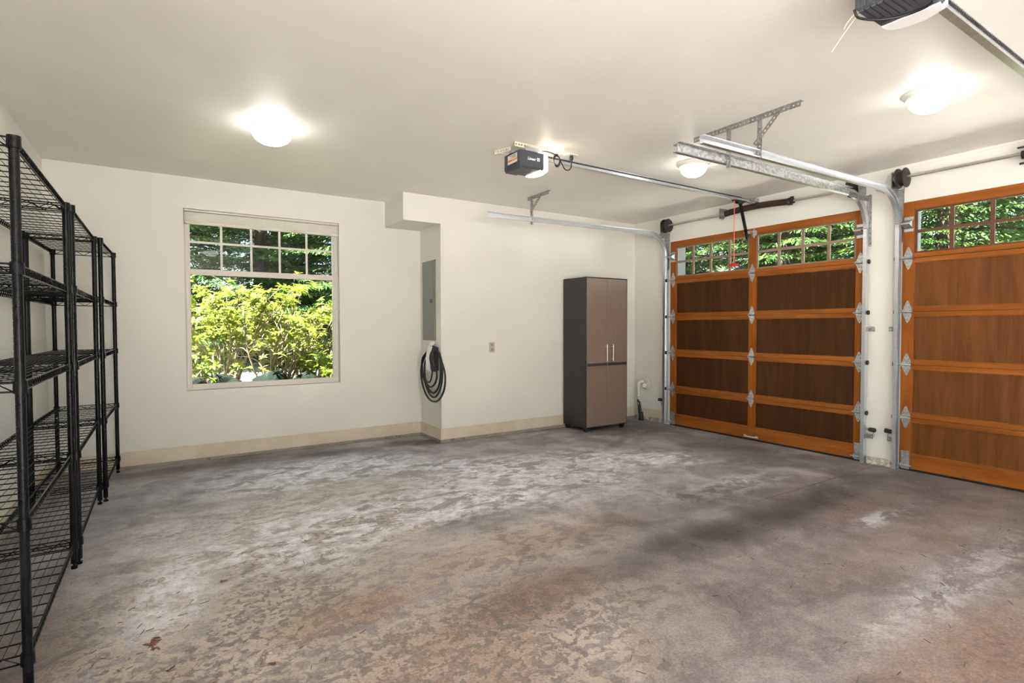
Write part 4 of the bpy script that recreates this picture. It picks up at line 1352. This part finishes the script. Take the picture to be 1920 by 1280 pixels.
def shrub(x, y, z0, h, spread, nstem, nros, mat, label, seed, leafL=.082, low=.34):
    rg = np.random.default_rng(seed); rd = random.Random(seed)
    o = empty('leafy_shrub', (x, y, z0), label, 'shrub')
    st = MB(); tips = []
    for i in range(nstem):
        a = rd.uniform(0, 6.28); r = spread * math.sqrt(rd.uniform(.05, 1)); hh = h * rd.uniform(.55, 1.0) * (1 - .25 * r / spread)
        b0 = Vector((x + .12 * math.cos(a), y + .10 * math.sin(a), z0 - .03))
        e = Vector((x + r * math.cos(a), y + .6 * r * math.sin(a), z0 + hh))
        m_ = b0.lerp(e, .5) + Vector((rd.uniform(-.1, .1), rd.uniform(-.1, .1), .08))
        q = sph([b0, m_, e], 6)
        n = len(q)
        st.tube(q, [.010 * (1 - .7 * t / (n - 1)) + .002 for t in range(n)], 6)
        tips.append((e, (e - m_).normalized()))
        for bq in range(rd.randint(4, 7)):
            s0 = q[rd.randint(int(n * .3), n - 2)]
            dd = Vector((rd.uniform(-1, 1), rd.uniform(-1, 1), rd.uniform(.1, 1))).normalized()
            e2 = s0 + dd * rd.uniform(.18, .42) * (h / 1.4)
            q2 = sph([s0, s0.lerp(e2, .5) + Vector((0, 0, .03)), e2], 4)
            st.tube(q2, [.006 - .004 * t / (len(q2) - 1) for t in range(len(q2))], 5)
            tips.append((e2, dd)); tips.append((s0.lerp(e2, .6), dd))
    st.build('stems', M['stem'], o, smooth=60)
    P = []; D = []; U = []; Ls = []
    tips = tips * (1 + nros // max(1, len(tips)))
    rd.shuffle(tips)
    for (p, d) in tips[:nros]:
        if p.z < z0 + h * low * rd.random() ** .7 * 1.5: continue
        off = Vector((rd.gauss(0, .035), rd.gauss(0, .035), rd.gauss(0, .035)))
        k_ = rd.randint(6, 10); ph = rd.random() * 6.28
        ax = (d + Vector((0, 0, .7))).normalized()
        e1 = ax.orthogonal().normalized(); e2 = ax.cross(e1)
        for j in range(k_):
            an = ph + 6.28 * j / k_ + rd.uniform(-.2, .2)
            dr = (e1 * math.cos(an) + e2 * math.sin(an)) + ax * rd.uniform(-.1, .75)
            P.append(p + off); D.append(dr); U.append(ax); Ls.append(leafL * rd.uniform(.6, 1.15))
    P = np.array(P); D = np.array(D); U = np.array(U); Ls = np.array(Ls)
    V, F = leaves_np(P, D, U, Ls, Ls * .19)
    mesh_np('foliage', V, F, mat, o, 3)
    return o


shrub(.55, 7.15, .47, 1.58, .95, 20, 440, M['rhodo'], 'yellow-green leafy shrub filling the left half of the window', 21)
shrub(1.55, 7.35, .47, 1.56, .95, 19, 410, M['rhodo'], 'yellow-green leafy shrub with pale stems in the right half of the window', 22)
shrub(1.05, 6.75, .47, 1.15, .60, 18, 120, M['rhodo'], 'bare-stemmed shrub close to the glass in the middle of the window', 23, .07, .3)
shrub(.30, 6.70, .46, .62, .38, 10, 70, M['rhodo2'], 'low mid-green shrub at the lower left corner of the window', 24, .07, .15)
shrub(1.62, 6.65, .46, .45, .28, 8, 40, M['rhodo2'], 'low leafy plant with broad leaves at the lower right corner of the window', 25, .12, .1)


def rock(x, y, z, s, label, seed):
    rd = random.Random(seed)
    bm = bmesh.new(); bmesh.ops.create_icosphere(bm, subdivisions=3, radius=1)
    ph = [rd.uniform(0, 6.28) for _ in range(6)]
    for v in bm.verts:
        c = v.co
        f = 1 + .16 * math.sin(3.1 * c.x + ph[0]) * math.sin(2.7 * c.y + ph[1]) + .12 * math.sin(4.3 * c.z + ph[2]) * math.cos(3.7 * c.x + ph[3]) + rd.uniform(-.03, .03)
        v.co = Vector((c.x * s[0], c.y * s[1], c.z * s[2])) * f
    me = bpy.data.meshes.new('garden_rock'); bm.to_mesh(me); bm.free(); me.materials.append(M['rock'])
    o = bpy.data.objects.new('garden_rock', me); C.objects.link(o); o.location = (x, y, z)
    tag(o, label, 'rock', 'rocks edging the bed outside the window')


for i, (x, s_, lab) in enumerate(((.22, .17, 'mossy rock outside the window at its lower left corner'), (.55, .22, 'mossy rock outside the window, second from its lower left corner'), (.98, .21, 'mossy rock below the middle of the window'),
                                  (1.38, .19, 'mossy rock outside the window, second from its lower right corner'), (1.75, .2, 'mossy rock outside the window at its lower right corner'))):
    rock(x, 6.42 + .05 * (i % 2), .57, (s_ * .93, .13, .155 + .02 * (i % 3)), lab, 40 + i)


def conifer_mesh(seed, H, R, dens):
    """branches with drooping sprays of needles; returns trunk MB and numpy needle arrays"""
    rd = random.Random(seed); tr = MB()
    tr.tube([(0, 0, -.3), (0, 0, H * .5), (0, 0, H)], [H * .024, H * .014, .01], 9)
    P = []; D = []; U = []; Ls = []
    z = .25
    while z < H * .97:
        t = z / H
        nb = 5
        for b in range(nb):
            a = rd.uniform(0, 6.28)
            ln = R * (1 - t) ** .75 * rd.uniform(.75, 1.15) + .15
            p0 = Vector((0, 0, z)); d = Vector((math.cos(a), math.sin(a), rd.uniform(-.05, .22)))
            pts = [p0 + d * ln * s + Vector((0, 0, -.22 * ln * s * s)) for s in (0, .35, .7, 1)]
            tr.tube(pts, [.018, .013, .008, .003], 4)
            n = int(dens * ln)
            side = Vector((-math.sin(a), math.cos(a), 0))
            for i in range(n):
                s = rd.uniform(.12, 1.0)
                q = p0 + d * ln * s + Vector((0, 0, -.22 * ln * s * s))
                sg = rd.choice((-1, 1))
                w_ = (1.05 - s) * .45 * ln * rd.random() + .03
                q = q + side * sg * w_ + Vector((0, 0, -.25 * w_ + rd.uniform(-.04, .02)))
                P.append(q); D.append(d * .7 + side * sg * rd.uniform(.2, 1) + Vector((0, 0, rd.uniform(-.55, .1))))
                U.append(Vector((rd.uniform(-.3, .3), rd.uniform(-.3, .3), 1))); Ls.append(rd.uniform(.07, .15))
        z += .17 * (1 + .6 * (1 - t))
    return tr, np.array(P), np.array(D), np.array(U), np.array(Ls)


PROTO = []
for sd_, H_, R_ in ((1, 8.5, 2.3), (2, 9.5, 2.6)):
    PROTO.append(conifer_mesh(sd_, H_, R_, 230))


PM = {}
def conifer(x, y, z, proto, rz, s, mat, label, grp):
    o = empty('conifer_tree', (x, y, z), label, 'tree', grp)
    o.rotation_euler = (0, 0, rz); o.scale = (s, s, s)
    key = (proto, mat.name)
    if ('t', proto) not in PM:
        q = empty('tmp', (0, 0, 0), 'x', 'x')
        tr, P, D, U, Ls = PROTO[proto]
        a = tr.build('trunk', M['bark'], q, smooth=60); PM['t', proto] = a.data
        V, F = leaves_np(P, D, U, Ls, Ls * .13, .1)
        b = mesh_np('needle_sprays', V, F, M['fir'], q, 3); PM['n', proto] = b.data
        for z_ in (a, b, q): bpy.data.objects.remove(z_)
    if ('n', proto, mat.name) not in PM:
        me = PM['n', proto].copy(); me.materials.clear(); me.materials.append(mat); PM['n', proto, mat.name] = me
    for nm, me in (('trunk', PM['t', proto]), ('needle_sprays', PM['n', proto, mat.name])):
        c = bpy.data.objects.new(nm, me); C.objects.link(c); c.parent = o
    return o


WG = 'conifers beyond the window'
DG = 'conifers across the driveway'
conifer(.2, 11.6, .35, 0, .3, .85, M['fir'], 'dark conifer behind the shrubs in the left of the window', WG)
conifer(1.75, 12.6, .35, 1, 1.3, .85, M['fir'], 'dark conifer with drooping sprays behind the middle of the window', WG)
conifer(3.2, 11.3, .35, 0, 2.1, .85, M['fir'], 'dark conifer showing in the right upper panes of the window', WG)
conifer(-1.0, 14.5, .35, 1, 4.0, 1.0, M['fir'], 'far conifer behind the left upper panes of the window', WG)
conifer(2.6, 15.8, .35, 0, 5.0, 1.1, M['fir'], 'far conifer glimpsed past the middle trees outside the window', WG)
conifer(5.0, 15.0, .35, 1, .9, 1.0, M['fir'], 'far conifer at the right edge of the view through the window', WG)
conifer(9.6, 8.0, -.05, 0, .4, .95, M['fir'], 'dark conifer seen through the left window panes of the door nearer the cabinet', DG)
conifer(10.2, 6.0, -.05, 1, 2.4, .95, M['fir'], 'dark conifer seen through the middle window panes of the door nearer the cabinet', DG)
conifer(12.5, 5.6, -.05, 0, 3.3, 1.0, M['fir_sunlit'], 'pale sunlit conifer seen through the right window panes of the door nearer the cabinet', DG)
conifer(14.0, 8.6, -.05, 1, 1.1, 1.1, M['fir_sunlit'], 'pale conifer behind the dark pair outside the door nearer the cabinet', DG)
conifer(10.6, 3.5, -.05, 1, 5.2, .92, M['fir'], 'dark conifer with a heavy branch outside the cut-off garage door', DG)
conifer(13.5, 2.6, -.05, 0, .2, 1.0, M['fir_sunlit'], 'pale conifer at the right edge, outside the cut-off garage door', DG)
conifer(16.0, 5.0, -.05, 1, 3.0, 1.1, M['fir'], 'far conifer between the pale pair outside the garage doors', DG)
conifer(14.5, 12.5, -.05, 0, 4.4, 1.1, M['fir'], 'far dark conifer outside the left panes of the door nearer the cabinet', DG)
conifer(17.5, 9.8, -.05, 0, 1.9, 1.15, M['fir'], 'farthest conifer outside the door nearer the cabinet', DG)
